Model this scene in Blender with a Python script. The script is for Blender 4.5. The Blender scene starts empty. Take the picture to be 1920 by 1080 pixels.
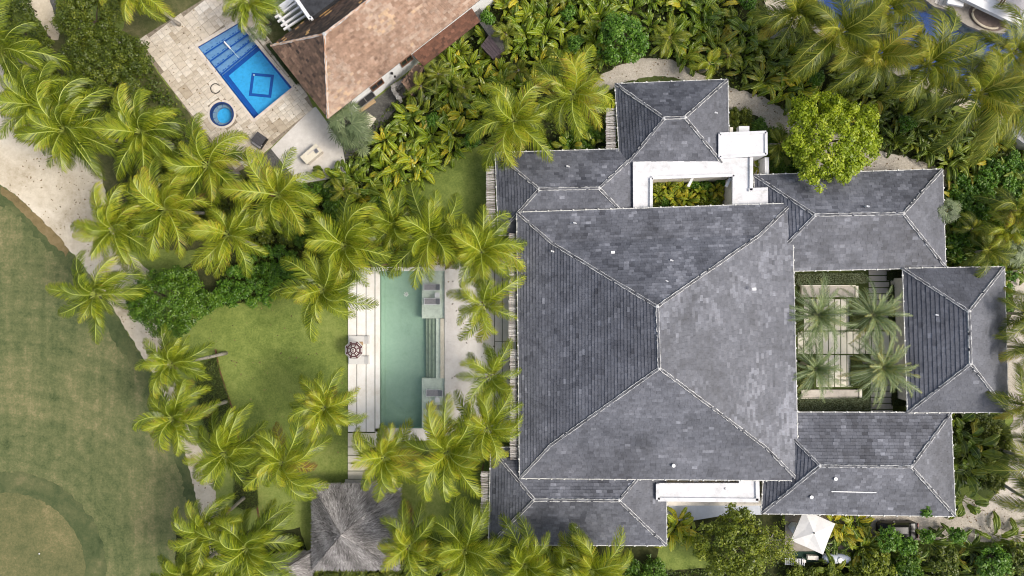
import bpy, math, random
import numpy as np
from mathutils import Vector, Matrix, Euler
from mathutils.geometry import tessellate_polygon
random.seed(7)
rng = np.random.default_rng(11)
SC = bpy.context.scene
COL = SC.collection
R = math.radians

# ------------------------------------------------------------------ camera, sky, sun, exposure
CAMH = 80.0
cam_d = bpy.data.cameras.new('camera')
cam_d.sensor_width = 36.0
cam_d.lens = 24.0
cam_d.clip_start = 0.5
cam_d.clip_end = 3000
cam = bpy.data.objects.new('camera', cam_d)
cam.location = (0, 0, CAMH)
COL.objects.link(cam)
SC.camera = cam

SUN_DIR = Vector((0.80, -0.20, 1.0)).normalized()
world = bpy.data.worlds.new('World')
SC.world = world
world.use_nodes = True
wn = world.node_tree
bg = wn.nodes['Background']
sky_t = wn.nodes.new('ShaderNodeTexSky')
sky_t.sky_type = 'NISHITA'
sky_t.sun_disc = False
sky_t.sun_elevation = math.asin(SUN_DIR.z)
sky_t.sun_rotation = math.atan2(SUN_DIR.x, SUN_DIR.y)
sky_t.air_density = 1.0
sky_t.dust_density = 5.0
sky_t.ozone_density = 0.6
hs = wn.nodes.new('ShaderNodeHueSaturation')
hs.inputs['Saturation'].default_value = 0.75
wn.links.new(sky_t.outputs[0], hs.inputs['Color'])
wn.links.new(hs.outputs[0], bg.inputs['Color'])
bg.inputs['Strength'].default_value = 0.15
sd = bpy.data.lights.new('sun', 'SUN')
sd.energy = 1.25
sd.angle = R(14)
sd.color = (1.0, 0.95, 0.86)
sun = bpy.data.objects.new('sun', sd)
sun.rotation_euler = SUN_DIR.to_track_quat('Z', 'Y').to_euler()
sun.location = SUN_DIR * 100
COL.objects.link(sun)
SC.view_settings.view_transform = 'Standard'
SC.view_settings.look = 'None'
SC.view_settings.gamma = 1
SC.view_settings.use_curve_mapping = False
SC.view_settings.exposure = 0.55
SC.cycles.use_denoising = True
SC.cycles.use_adaptive_sampling = False
SC.cycles.filter_width = 1.1
SC.cycles.max_bounces = 10
SC.cycles.diffuse_bounces = 5
SC.cycles.sample_clamp_indirect = 6

# ------------------------------------------------------------------ helpers
def W(px, py, z=0.0):
    k = (CAMH - z) / CAMH / 16.0
    return Vector(((px - 960) * k, -(py - 540) * k, z))
def PX(px_len, z=0.0):
    return px_len * (CAMH - z) / CAMH / 16.0

def props(o, label=None, cat=None, group=None, kind=None):
    if label: o['label'] = label
    if cat: o['category'] = cat
    if group: o['group'] = group
    if kind: o['kind'] = kind
    return o
def thing(name, label, cat, loc=(0, 0, 0), rz=0.0, group=None):
    o = bpy.data.objects.new(name, None)
    o.empty_display_size = 0.3
    o.location = loc
    o.rotation_euler = (0, 0, rz)
    COL.objects.link(o)
    return props(o, label, cat, group)
def inst(name, me, parent, loc=(0, 0, 0), rot=(0, 0, 0), scale=(1, 1, 1), tone=None):
    o = bpy.data.objects.new(name, me)
    COL.objects.link(o)
    if parent: o.parent = parent
    o.location = loc
    o.rotation_euler = rot
    o.scale = scale
    if tone is not None: o['tone'] = float(tone)
    return o

class MB:
    """collects polygons, builds ONE mesh"""
    def __init__(s):
        s.v = []; s.f = []; s.m = []; s.t = []
    def face(s, pts, mat=0, tone=0.5):
        n = len(s.v)
        s.v.extend([tuple(p) for p in pts])
        s.f.append(tuple(range(n, n + len(pts))))
        s.m.append(mat); s.t.append(tone)
    def hexa(s, b, t, mat=0, tone=0.5, bottom=True):
        """b, t: lists of bottom and top points, same winding (ccw from above)"""
        n = len(s.v); k = len(b)
        s.v.extend([tuple(p) for p in b]); s.v.extend([tuple(p) for p in t])
        fs = [tuple(n + k + i for i in range(k))]
        if bottom: fs.append(tuple(n + k - 1 - i for i in range(k)))
        for i in range(k):
            j = (i + 1) % k
            fs.append((n + i, n + j, n + k + j, n + k + i))
        for f in fs:
            s.f.append(f); s.m.append(mat); s.t.append(tone)
    def box(s, c, size, rz=0.0, mat=0, tone=0.5, rot=None):
        hx, hy, hz = size[0] / 2, size[1] / 2, size[2] / 2
        M = rot if rot is not None else Matrix.Rotation(rz, 3, 'Z')
        c = Vector(c)
        q = [(-hx, -hy), (hx, -hy), (hx, hy), (-hx, hy)]
        s.hexa([c + M @ Vector((x, y, -hz)) for x, y in q], [c + M @ Vector((x, y, hz)) for x, y in q], mat, tone)
    def bar(s, a, b, w, h, mat=0, tone=0.5):
        a = Vector(a); b = Vector(b); d = (b - a)
        L = d.length
        if L < 1e-6: return
        d /= L
        up = Vector((0, 0, 1)) if abs(d.z) < 0.95 else Vector((1, 0, 0))
        x = d.cross(up).normalized(); u = x.cross(d).normalized()
        ring = [(-w / 2, -h / 2), (w / 2, -h / 2), (w / 2, h / 2), (-w / 2, h / 2)]
        s.hexa([a + x * p + u * q for p, q in ring], [b + x * p + u * q for p, q in ring], mat, tone)
    def prism(s, pts, z0, z1, mat=0, tone=0.5):
        if sum(pts[i][0] * pts[(i + 1) % len(pts)][1] - pts[(i + 1) % len(pts)][0] * pts[i][1] for i in range(len(pts))) < 0:
            pts = pts[::-1]
        s.hexa([(p[0], p[1], z0) for p in pts], [(p[0], p[1], z1) for p in pts], mat, tone)
    def tube(s, pts, rad, n=6, mat=0, tone=0.5, cap=True):
        pts = [Vector(p) for p in pts]
        if not hasattr(rad, '__len__'): rad = [rad] * len(pts)
        base = len(s.v)
        ref = Vector((0.3, 0.9, 0.1)).normalized()
        for i, p in enumerate(pts):
            d = (pts[min(i + 1, len(pts) - 1)] - pts[max(i - 1, 0)])
            if d.length < 1e-9: d = Vector((0, 0, 1))
            d.normalize()
            x = d.cross(ref)
            if x.length < 1e-3: x = d.cross(Vector((1, 0, 0)))
            x.normalize(); y = d.cross(x)
            for k in range(n):
                a = 2 * math.pi * k / n
                s.v.append(tuple(p + (x * math.cos(a) + y * math.sin(a)) * rad[i]))
        for i in range(len(pts) - 1):
            for k in range(n):
                j = (k + 1) % n
                s.f.append((base + i * n + k, base + i * n + j, base + (i + 1) * n + j, base + (i + 1) * n + k))
                s.m.append(mat); s.t.append(tone)
        if cap:
            s.f.append(tuple(base + n - 1 - k for k in range(n))); s.m.append(mat); s.t.append(tone)
            e = base + (len(pts) - 1) * n
            s.f.append(tuple(e + k for k in range(n))); s.m.append(mat); s.t.append(tone)
    def lathe(s, c, prof, n=24, mat=0, tone=0.5, a0=0.0):
        """prof: list of (radius, z)"""
        base = len(s.v)
        for r, z in prof:
            for k in range(n):
                a = a0 + 2 * math.pi * k / n
                s.v.append((c[0] + r * math.cos(a), c[1] + r * math.sin(a), c[2] + z))
        for i in range(len(prof) - 1):
            for k in range(n):
                j = (k + 1) % n
                s.f.append((base + i * n + k, base + i * n + j, base + (i + 1) * n + j, base + (i + 1) * n + k))
                s.m.append(mat); s.t.append(tone)
    def mesh(s, name, mats, smooth=False):
        me = bpy.data.meshes.new(name)
        me.from_pydata(s.v, [], s.f)
        if not isinstance(mats, (list, tuple)): mats = [mats]
        for m in mats: me.materials.append(m)
        me.polygons.foreach_set('material_index', s.m)
        at = me.attributes.new('tone', 'FLOAT', 'FACE')
        at.data.foreach_set('value', s.t)
        if smooth: me.polygons.foreach_set('use_smooth', [True] * len(s.f))
        me.update()
        return me
    def build(s, name, mats, parent=None, smooth=False, loc=None):
        """verts are world coordinates; with a parent they become local to it (or to loc)"""
        if parent is not None or loc is not None:
            o = Vector(parent.matrix_basis.translation) if parent is not None else Vector((0, 0, 0))
            pp = parent.parent if parent is not None else None
            while pp is not None:
                o = o + Vector(pp.matrix_basis.translation); pp = pp.parent
            if loc is not None: o = Vector(loc)
            s.v = [(x - o.x, y - o.y, z - o.z) for x, y, z in s.v]
        ob = bpy.data.objects.new(name, s.mesh(name, mats, smooth))
        COL.objects.link(ob)
        if parent is not None: ob.parent = parent
        elif loc is not None: ob.location = loc
        return ob

def np_mesh(name, verts, quads, tones, mats, midx=None):
    me = bpy.data.meshes.new(name)
    n = len(verts); m = len(quads)
    me.vertices.add(n); me.vertices.foreach_set('co', np.asarray(verts, dtype=np.float32).ravel())
    k = quads.shape[1]
    me.loops.add(m * k); me.loops.foreach_set('vertex_index', quads.astype(np.int32).ravel())
    me.polygons.add(m)
    me.polygons.foreach_set('loop_start', np.arange(0, m * k, k, dtype=np.int32))
    if not isinstance(mats, (list, tuple)): mats = [mats]
    for x in mats: me.materials.append(x)
    if midx is not None: me.polygons.foreach_set('material_index', np.asarray(midx, dtype=np.int32))
    at = me.attributes.new('tone', 'FLOAT', 'FACE')
    at.data.foreach_set('value', np.asarray(tones, dtype=np.float32))
    me.update(calc_edges=True)
    return me

def inside(p, poly):
    x, y = p; c = False; n = len(poly); j = n - 1
    for i in range(n):
        xi, yi = poly[i]; xj, yj = poly[j]
        if (yi > y) != (yj > y) and x < (xj - xi) * (y - yi) / (yj - yi) + xi: c = not c
        j = i
    return c
def sample_poly(poly, spacing, rnd, tries=30, maxn=10000):
    xs = [p[0] for p in poly]; ys = [p[1] for p in poly]
    x0, x1, y0, y1 = min(xs), max(xs), min(ys), max(ys)
    cell = spacing / 1.4142; grid = {}; out = []
    N = int((x1 - x0) * (y1 - y0) / spacing ** 2 * tries)
    for _ in range(N):
        p = (rnd.uniform(x0, x1), rnd.uniform(y0, y1))
        if not inside(p, poly): continue
        g = (int(p[0] / cell), int(p[1] / cell)); ok = True
        for dx in (-2, -1, 0, 1, 2):
            for dy in (-2, -1, 0, 1, 2):
                q = grid.get((g[0] + dx, g[1] + dy))
                if q and (q[0] - p[0]) ** 2 + (q[1] - p[1]) ** 2 < spacing ** 2: ok = False; break
            if not ok: break
        if ok:
            grid[g] = p; out.append(p)
            if len(out) >= maxn: break
    return out
def rough(poly, step=14, amp=2.5, closed=True, seed=1):
    """subdivide a pixel polygon and jitter it so that its edge is ragged"""
    r = random.Random(seed); out = []
    n = len(poly)
    for i in range(n if closed else n - 1):
        a = poly[i]; b = poly[(i + 1) % n]
        L = math.hypot(b[0] - a[0], b[1] - a[1]); k = max(1, int(L / step)) if L < 900 else 1
        for j in range(k):
            t = j / k
            out.append((a[0] + (b[0] - a[0]) * t + r.uniform(-amp, amp), a[1] + (b[1] - a[1]) * t + r.uniform(-amp, amp)))
    return out
def smooth_poly(poly, it=2):
    for _ in range(it):
        out = []
        for i in range(len(poly)):
            a = poly[i]; b = poly[(i + 1) % len(poly)]
            out += [(a[0] * .75 + b[0] * .25, a[1] * .75 + b[1] * .25), (a[0] * .25 + b[0] * .75, a[1] * .25 + b[1] * .75)]
        poly = out
    return poly
def sheet(name, poly, z, mat, holes=(), kind='structure', parent=None):
    """flat ground sheet from pixel polygon(s)"""
    loops = [[W(x, y, z) for x, y in poly]] + [[W(x, y, z) for x, y in h] for h in holes]
    tris = tessellate_polygon(loops)
    vs = [p for l in loops for p in l]
    me = bpy.data.meshes.new(name)
    fs = []
    for a, b, c in tris:
        n = (vs[b] - vs[a]).cross(vs[c] - vs[a])
        if n.length < 1e-9: continue
        fs.append((a, b, c) if n.z > 0 else (a, c, b))
    me.from_pydata([tuple(v) for v in vs], [], fs)
    me.materials.append(mat); me.update()
    o = bpy.data.objects.new(name, me); COL.objects.link(o)
    if kind: o['kind'] = kind
    if parent: o.parent = parent
    return o
def slab(name, poly, z0, z1, mat, parent=None, kind=None, tone=0.5, loc=None):
    b = MB(); b.prism([W(x, y, z1) for x, y in poly], z0, z1, 0, tone)
    o = b.build(name, mat, parent, loc=loc)
    if kind: o['kind'] = kind
    return o

# ------------------------------------------------------------------ materials
MATS = {}
def new_mat(name):
    m = bpy.data.materials.new(name); m.use_nodes = True
    nt = m.node_tree; p = nt.nodes['Principled BSDF']
    return m, nt, p
def ramp(nt, cols, src=None):
    r = nt.nodes.new('ShaderNodeValToRGB'); e = r.color_ramp.elements
    while len(e) < len(cols): e.new(0.5)
    for i, c in enumerate(cols):
        if len(c) == 2: e[i].position = c[0]; c = c[1]
        else: e[i].position = i / (len(cols) - 1)
        e[i].color = (c[0], c[1], c[2], 1)
    if src is not None: nt.links.new(src, r.inputs[0])
    return r
def math_n(nt, op, a, b=None, clamp=False):
    n = nt.nodes.new('ShaderNodeMath'); n.operation = op; n.use_clamp = clamp
    for i, x in enumerate((a, b)):
        if x is None: continue
        if isinstance(x, (int, float)): n.inputs[i].default_value = x
        else: nt.links.new(x, n.inputs[i])
    return n.outputs[0]
def mapping(nt, scale=(1, 1, 1), rot=(0, 0, 0), coord='Object'):
    tc = nt.nodes.new('ShaderNodeTexCoord'); mp = nt.nodes.new('ShaderNodeMapping')
    mp.inputs['Scale'].default_value = scale; mp.inputs['Rotation'].default_value = rot
    nt.links.new(tc.outputs[coord], mp.inputs[0]); return mp.outputs[0]
def noise(nt, scale, detail=6, rough_=0.6, vec=None, dist=0.0):
    n = nt.nodes.new('ShaderNodeTexNoise')
    n.inputs['Scale'].default_value = scale; n.inputs['Detail'].default_value = detail
    n.inputs['Roughness'].default_value = rough_; n.inputs['Distortion'].default_value = dist
    if vec is not None: nt.links.new(vec, n.inputs['Vector'])
    return n.outputs['Fac']
def mixc(nt, a, b, fac, mode='MIX'):
    n = nt.nodes.new('ShaderNodeMix'); n.data_type = 'RGBA'; n.blend_type = mode
    ins = [i for i in n.inputs if i.type == 'RGBA']
    for s_, x in zip(ins, (a, b)):
        if isinstance(x, tuple): s_.default_value = (x[0], x[1], x[2], 1)
        else: nt.links.new(x, s_)
    f = n.inputs[0]
    if isinstance(fac, (int, float)): f.default_value = fac
    else: nt.links.new(fac, f)
    return [o for o in n.outputs if o.type == 'RGBA'][0]
def bump(nt, p, h, strength=0.4, dist=0.03):
    b = nt.nodes.new('ShaderNodeBump'); b.inputs['Strength'].default_value = strength; b.inputs['Distance'].default_value = dist
    nt.links.new(h, b.inputs['Height']); nt.links.new(b.outputs[0], p.inputs['Normal'])
def tone_src(nt, rnd=0.0):
    a = nt.nodes.new('ShaderNodeAttribute'); a.attribute_name = 'tone'
    o = nt.nodes.new('ShaderNodeAttribute'); o.attribute_type = 'OBJECT'; o.attribute_name = 'tone'
    s = math_n(nt, 'ADD', a.outputs['Fac'], o.outputs['Fac'])
    if rnd:
        oi = nt.nodes.new('ShaderNodeObjectInfo')
        s = math_n(nt, 'ADD', s, math_n(nt, 'MULTIPLY', math_n(nt, 'SUBTRACT', oi.outputs['Random'], 0.5), rnd))
    return s
def plain(name, col, rough_=0.6, nscale=0, namp=0.15, spec=0.4, metal=0.0, bscale=0, bstr=0.3, bdist=0.02):
    m, nt, p = new_mat(name)
    p.inputs['Roughness'].default_value = rough_; p.inputs['Specular IOR Level'].default_value = spec
    p.inputs['Metallic'].default_value = metal
    if nscale:
        f = noise(nt, nscale, 8, 0.65, mapping(nt))
        lo = tuple(max(0, c * (1 - namp * 2)) for c in col); hi = tuple(min(1, c * (1 + namp * 1.2)) for c in col)
        r = ramp(nt, [(0.3, lo), (0.5, col), (0.75, hi)], f)
        nt.links.new(r.outputs[0], p.inputs['Base Color'])
    else: p.inputs['Base Color'].default_value = (*col, 1)
    if bscale: bump(nt, p, noise(nt, bscale, 6, 0.6, mapping(nt)), bstr, bdist)
    return m
def toned(name, cols, rough_=0.7, rnd=0.0, nscale=0, namp=0.25, spec=0.35, bscale=0, bstr=0.3, stain=0):
    """colour picked from a ramp by the piece's own tone"""
    m, nt, p = new_mat(name)
    r = ramp(nt, cols, tone_src(nt, rnd)); c = r.outputs[0]
    if nscale:
        f = noise(nt, nscale, 8, 0.7, mapping(nt, coord='Object'))
        c = mixc(nt, c, ramp(nt, [(0.25, (1 - namp * 2,) * 3), (0.5, (1, 1, 1)), (0.8, (1 + namp,) * 3)], f).outputs[0], 1.0, 'MULTIPLY')
    if stain:     # weather stains that run over many tiles
        ge = nt.nodes.new('ShaderNodeNewGeometry')
        f2 = noise(nt, .28, 7, .68, ge.outputs['Position'], .4); f3 = noise(nt, 1.9, 5, .7, ge.outputs['Position'], .2)
        c = mixc(nt, c, ramp(nt, [(.28, (1 - stain * 2.2,) * 3), (.5, (1, 1, 1)), (.75, (1 + stain * 1.3, 1 + stain * 1.15, 1 + stain * 1.0))], f2).outputs[0], 1.0, 'MULTIPLY')
        c = mixc(nt, c, ramp(nt, [(.3, (1 - stain,) * 3), (.55, (1, 1, 1)), (.8, (1 + stain, 1 + stain * .95, 1 + stain * .9))], f3).outputs[0], 1.0, 'MULTIPLY')
    nt.links.new(c, p.inputs['Base Color'])
    p.inputs['Roughness'].default_value = rough_; p.inputs['Specular IOR Level'].default_value = spec
    if bscale: bump(nt, p, noise(nt, bscale, 5, 0.6, mapping(nt)), bstr, 0.02)
    return m
def leaf(name, cols, rough_=0.42, rnd=0.12, trans=0.32, spec=0.45, tint=(1.15, 1.1, 0.5)):
    m, nt, p = new_mat(name)
    c = ramp(nt, cols, tone_src(nt, rnd)).outputs[0]
    nt.links.new(c, p.inputs['Base Color'])
    p.inputs['Roughness'].default_value = rough_; p.inputs['Specular IOR Level'].default_value = spec
    tr = nt.nodes.new('ShaderNodeBsdfTranslucent')
    nt.links.new(mixc(nt, c, tint, 1.0, 'MULTIPLY'), tr.inputs['Color'])
    mx = nt.nodes.new('ShaderNodeMixShader'); mx.inputs[0].default_value = trans
    out = nt.nodes['Material Output']
    nt.links.new(p.outputs[0], mx.inputs[1]); nt.links.new(tr.outputs[0], mx.inputs[2]); nt.links.new(mx.outputs[0], out.inputs['Surface'])
    return m
def ground_mat(name, cols, s1=0.12, s2=1.3, s3=14, rough_=0.95, bstr=0.5, streak=None, bdist=0.04, w=(0.5, 0.3, 0.2), contrast=1.0, mow=None):
    """three octaves of noise mixed; streak = (angle, stretch)"""
    m, nt, p = new_mat(name)
    v = mapping(nt)
    a = noise(nt, s1, 5, 0.6, v, 0.6); b = noise(nt, s2, 6, 0.65, v); c = noise(nt, s3, 6, 0.75, v)
    s = math_n(nt, 'ADD', math_n(nt, 'ADD', math_n(nt, 'MULTIPLY', a, w[0]), math_n(nt, 'MULTIPLY', b, w[1])), math_n(nt, 'MULTIPLY', c, w[2]))
    if streak:
        vs = mapping(nt, (1, streak[1], 1), (0, 0, streak[0]))
        d = noise(nt, streak[2], 5, 0.6, vs, 0.3)
        s = math_n(nt, 'ADD', math_n(nt, 'MULTIPLY', s, 0.65), math_n(nt, 'MULTIPLY', d, 0.35))
    if mow:      # mowing passes that follow the curve of the green, and straight diagonal passes
        tc = nt.nodes.new('ShaderNodeTexCoord'); vm = nt.nodes.new('ShaderNodeVectorMath'); vm.operation = 'DISTANCE'
        vm.inputs[1].default_value = (mow[0], mow[1], 0); nt.links.new(tc.outputs['Object'], vm.inputs[0])
        cx = nt.nodes.new('ShaderNodeCombineXYZ'); nt.links.new(vm.outputs['Value'], cx.inputs[0])
        vs2 = nt.nodes.new('ShaderNodeVectorMath'); vs2.operation = 'MULTIPLY'; vs2.inputs[1].default_value = (0, .05, 0); nt.links.new(tc.outputs['Object'], vs2.inputs[0])
        va = nt.nodes.new('ShaderNodeVectorMath'); nt.links.new(cx.outputs[0], va.inputs[0]); nt.links.new(vs2.outputs[0], va.inputs[1])
        d1 = noise(nt, 1.1, 5, .6, va.outputs[0], .25)
        d2 = noise(nt, .9, 5, .6, mapping(nt, (1, .10, 1), (0, 0, R(-52))), .3)
        s = math_n(nt, 'ADD', math_n(nt, 'MULTIPLY', s, .72), math_n(nt, 'ADD', math_n(nt, 'MULTIPLY', d1, .13), math_n(nt, 'MULTIPLY', d2, .15)))
    s = math_n(nt, 'ADD', math_n(nt, 'MULTIPLY', math_n(nt, 'SUBTRACT', s, 0.5), 2.6 * contrast), 0.5)
    nt.links.new(ramp(nt, cols, s).outputs[0], p.inputs['Base Color'])
    p.inputs['Roughness'].default_value = rough_; p.inputs['Specular IOR Level'].default_value = 0.15
    bump(nt, p, noise(nt, s3 * 1.6, 4, 0.7, v), bstr, bdist)
    return m
def water(name, absorb, dens, wave=1.5, wstr=0.06):
    m, nt, p = new_mat(name); nt.nodes.remove(p)
    out = nt.nodes['Material Output']
    tr = nt.nodes.new('ShaderNodeBsdfTransparent'); gl = nt.nodes.new('ShaderNodeBsdfGlossy'); gl.inputs['Roughness'].default_value = 0.03
    fr = nt.nodes.new('ShaderNodeFresnel'); ge = nt.nodes.new('ShaderNodeNewGeometry')
    nt.links.new(math_n(nt, 'SUBTRACT', 1.33, math_n(nt, 'MULTIPLY', ge.outputs['Backfacing'], 1.33 - 1 / 1.33)), fr.inputs['IOR'])
    b = nt.nodes.new('ShaderNodeBump'); b.inputs['Strength'].default_value = wstr; b.inputs['Distance'].default_value = 0.05
    nt.links.new(noise(nt, wave, 4, 0.5, mapping(nt)), b.inputs['Height'])
    nt.links.new(b.outputs[0], gl.inputs['Normal']); nt.links.new(b.outputs[0], fr.inputs['Normal'])
    mx = nt.nodes.new('ShaderNodeMixShader')
    nt.links.new(fr.outputs[0], mx.inputs[0]); nt.links.new(tr.outputs[0], mx.inputs[1]); nt.links.new(gl.outputs[0], mx.inputs[2])
    nt.links.new(mx.outputs[0], out.inputs['Surface'])
    tr.inputs['Color'].default_value = (*absorb, 1)
    return m

M = {}
M['lawn'] = ground_mat('lawn_grass', [(0.0, (.058, .085, .018)), (.3, (.11, .152, .032)), (.6, (.185, .23, .055)), (1.0, (.31, .33, .10))], .11, 1.1, 4.5, bstr=.7, w=(.42, .24, .34), contrast=1.15)  # broad noise paints patchy light into the mottled turf colour
M['fairway'] = ground_mat('fairway_grass', [(0.0, (.044, .062, .023)), (.3, (.088, .109, .043)), (.55, (.130, .141, .060)), (.8, (.195, .182, .085)), (1.0, (.28, .24, .125))], .10, .9, 4.0, bstr=.6, w=(.32, .32, .36), mow=(-59.3, -33.2), contrast=1.75)
M['green'] = ground_mat('putting_green', [(0.0, (.055, .07, .027)), (.35, (.098, .108, .045)), (.65, (.148, .142, .062)), (1.0, (.25, .205, .10))], .14, .8, 4.0, bstr=.35, w=(.4, .26, .34), contrast=1.3)
M['fringe'] = ground_mat('green_fringe', [(0.0, (.038, .056, .022)), (.4, (.068, .088, .036)), (.75, (.105, .116, .05)), (1.0, (.16, .15, .072))], .25, 1.1, 4, bstr=.5, contrast=1.35)
M['rough'] = ground_mat('rough_grass', [(0.0, (.042, .06, .024)), (.4, (.075, .096, .038)), (.75, (.115, .126, .053)), (1.0, (.18, .165, .078))], .25, 1.1, 4, bstr=.5, contrast=1.35)
M['dry_edge'] = ground_mat('dry_grass_edge', [(0.0, (.10, .08, .035)), (.5, (.20, .15, .07)), (1.0, (.30, .22, .12))], .3, 1.5, 9)
M['sand'] = ground_mat('pale_sand', [(0.0, (.32, .265, .175)), (.3, (.49, .42, .31)), (.6, (.60, .53, .41)), (1.0, (.71, .645, .53))], .18, 1.2, 4, bstr=.5, contrast=1.15)
M['soil'] = ground_mat('dark_mulch', [(0.0, (.014, .018, .006)), (.5, (.035, .042, .014)), (1.0, (.085, .085, .035))], .5, 3, 14, bstr=.9)
M['dirt'] = ground_mat('bare_dirt', [(0.0, (.035, .045, .014)), (.5, (.085, .092, .034)), (1.0, (.20, .17, .09))], .3, 2, 8, bstr=.8)
M['gravel'] = ground_mat('pale_gravel', [(0.0, (.22, .195, .155)), (.4, (.40, .36, .30)), (.65, (.52, .475, .41)), (1.0, (.68, .63, .56))], .2, 3, 7, bstr=.9, w=(.3, .2, .5))
M['grey_gravel'] = ground_mat('grey_gravel', [(0.0, (.03, .03, .028)), (.5, (.09, .088, .082)), (1.0, (.25, .24, .22))], .5, 4, 10, bstr=.9, w=(.2, .2, .6))
M['plaza'] = ground_mat('worn_concrete', [(0.0, (.38, .35, .31)), (.4, (.53, .50, .46)), (.7, (.62, .59, .55)), (1.0, (.72, .70, .66))], .25, 1.4, 8, bstr=.15)
M['deck'] = ground_mat('pale_stone_deck', [(0.0, (.42, .36, .31)), (.25, (.64, .59, .54)), (.55, (.73, .69, .645)), (1.0, (.82, .79, .76))], .25, 1.6, 5, bstr=.12)
M['white_slab'] = ground_mat('white_slab', [(0.0, (.56, .50, .43)), (.3, (.72, .68, .62)), (.6, (.79, .765, .725)), (1.0, (.84, .825, .80))], .3, 1.5, 7, bstr=.1)
M['step_slab'] = ground_mat('cream_slab', [(0.0, (.46, .40, .30)), (.4, (.62, .57, .46)), (1.0, (.76, .72, .62))], .3, 2, 7, bstr=.1)
M['court_slab'] = ground_mat('courtyard_slab', [(0.0, (.60, .54, .42)), (.4, (.80, .75, .63)), (1.0, (.88, .84, .76))], .4, 2, 8, bstr=.1)
M['wood_slab'] = ground_mat('weathered_step', [(0.0, (.36, .32, .27)), (.5, (.56, .51, .45)), (1.0, (.68, .63, .56))], .4, 2, 8, bstr=.1)
M['joint_grass'] = ground_mat('joint_grass', [(0.0, (.03, .042, .012)), (.5, (.07, .092, .026)), (1.0, (.13, .15, .045))], .5, 3, 10)
M['yard'] = ground_mat('yard_concrete', [(0.0, (.16, .14, .115)), (.5, (.30, .27, .23)), (1.0, (.42, .38, .33))], .3, 2, 9, bstr=.3)
M['travertine'] = toned('travertine_paver', [(0.0, (.26, .205, .14)), (.3, (.40, .335, .25)), (.6, (.54, .475, .385)), (1.0, (.66, .61, .53))], .75, nscale=1.6, namp=.22, bscale=8, bstr=.1)
M['grout'] = plain('paver_grout', (.24, .20, .15), .9, 3, .3)
M['slate'] = toned('slate_tile', [(0.0, (.037, .040, .051)), (.3, (.075, .080, .097)), (.6, (.117, .124, .147)), (1.0, (.23, .24, .275))], .60, nscale=2.2, namp=.22, spec=.4, bscale=12, bstr=.15, stain=.16)
M['slate_deck'] = plain('slate_underlay', (.035, .036, .042), .9)
M['clay'] = toned('clay_tile', [(0.0, (.04, .030, .024)), (.2, (.11, .072, .052)), (.45, (.22, .138, .094)), (.7, (.32, .21, .148)), (.9, (.40, .305, .235)), (1.0, (.58, .34, .13))], .8, nscale=2.0, namp=.25, bscale=10, bstr=.2, stain=.12)
M['clay_deck'] = plain('clay_underlay', (.06, .04, .03), .9)
M['cap'] = toned('ridge_cap', [(0, (.045, .047, .055)), (1, (.15, .155, .17))], .7)
M['clay_cap'] = toned('clay_cap', [(0, (.34, .17, .09)), (1, (.62, .47, .36))], .8)
M['mortar'] = plain('white_mortar', (.50, .50, .49), .85, 3, .25)
M['white_paint'] = plain('white_paint', (.70, .70, .70), .55, 1.2, .06)
M['gutter'] = plain('pale_gutter', (.55, .55, .52), .5, 2, .25)
M['roof_white'] = ground_mat('white_roof_membrane', [(0.0, (.40, .40, .39)), (.22, (.54, .54, .54)), (.5, (.635, .635, .645)), (1.0, (.69, .69, .70))], .4, 1.8, 6, bstr=.05, rough_=.6, contrast=1.3)
M['wall'] = plain('cream_render', (.72, .67, .59), .8, 1.5, .12)
M['wall_white'] = plain('white_render', (.80, .80, .80), .75, 1.2, .08)
M['wall_brown'] = plain('brown_soffit', (.10, .075, .05), .8, 2, .2)
M['thatch'] = toned('dry_thatch', [(0.0, (.06, .056, .053)), (.4, (.18, .170, .163)), (.7, (.31, .295, .285)), (1.0, (.50, .48, .46))], .9)
M['thatch_under'] = plain('thatch_under', (.10, .09, .08), .95)
M['stick'] = toned('bleached_stick', [(0.0, (.16, .145, .13)), (.5, (.40, .375, .35)), (1.0, (.66, .64, .61))], .85, nscale=6, namp=.3)
M['pool_plaster'] = ground_mat('pool_plaster', [(0.0, (.215, .31, .25)), (.4, (.28, .395, .32)), (.7, (.32, .44, .36)), (1.0, (.37, .49, .41))], .22, 1.2, 5, bstr=.05, w=(.5, .28, .22), rough_=.7)
M['pool_shelf'] = plain('pool_shelf_stone', (.63, .655, .585), .7, 1.8, .12)
M['pool_step'] = plain('pool_step_stone', (.31, .36, .28), .7, 1.8, .12)
M['pool_line'] = plain('pool_step_edge', (.10, .14, .11), .8)
M['water'] = water('pool_water', (.95, .995, .965), 0, 1.6, .05)
M['water_blue'] = water('blue_pool_water', (.85, .97, 1.0), 0, 2.2, .05)
M['water_navy'] = water('navy_pool_water', (.80, .94, 1.0), 0, 1.2, .05)
M['blue_floor'] = plain('light_blue_tile', (.045, .37, .69), .5, 3, .10)
M['blue_band'] = plain('blue_tile_band', (.006, .075, .32), .5, 4, .12)
M['blue_step'] = plain('pale_blue_step', (.17, .28, .46), .55, 3, .12)
M['navy_floor'] = plain('navy_tile', (.002, .035, .17), .5, 2, .25)
M['navy'] = plain('dark_blue_tile', (.01, .035, .14), .5)
M['asphalt_roof'] = plain('dark_flat_roof', (.035, .037, .042), .85, 1.5, .35)
M['pink_slab'] = plain('pool_coping', (.58, .52, .45), .8, 2, .12)
M['grey_fabric'] = plain('grey_sling', (.30, .29, .30), .8, 12, .12)
M['dark_fabric'] = plain('dark_cushion', (.06, .058, .062), .85, 6, .15)
M['white_fabric'] = plain('white_canvas', (.62, .61, .585), .8, 3, .04)
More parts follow.
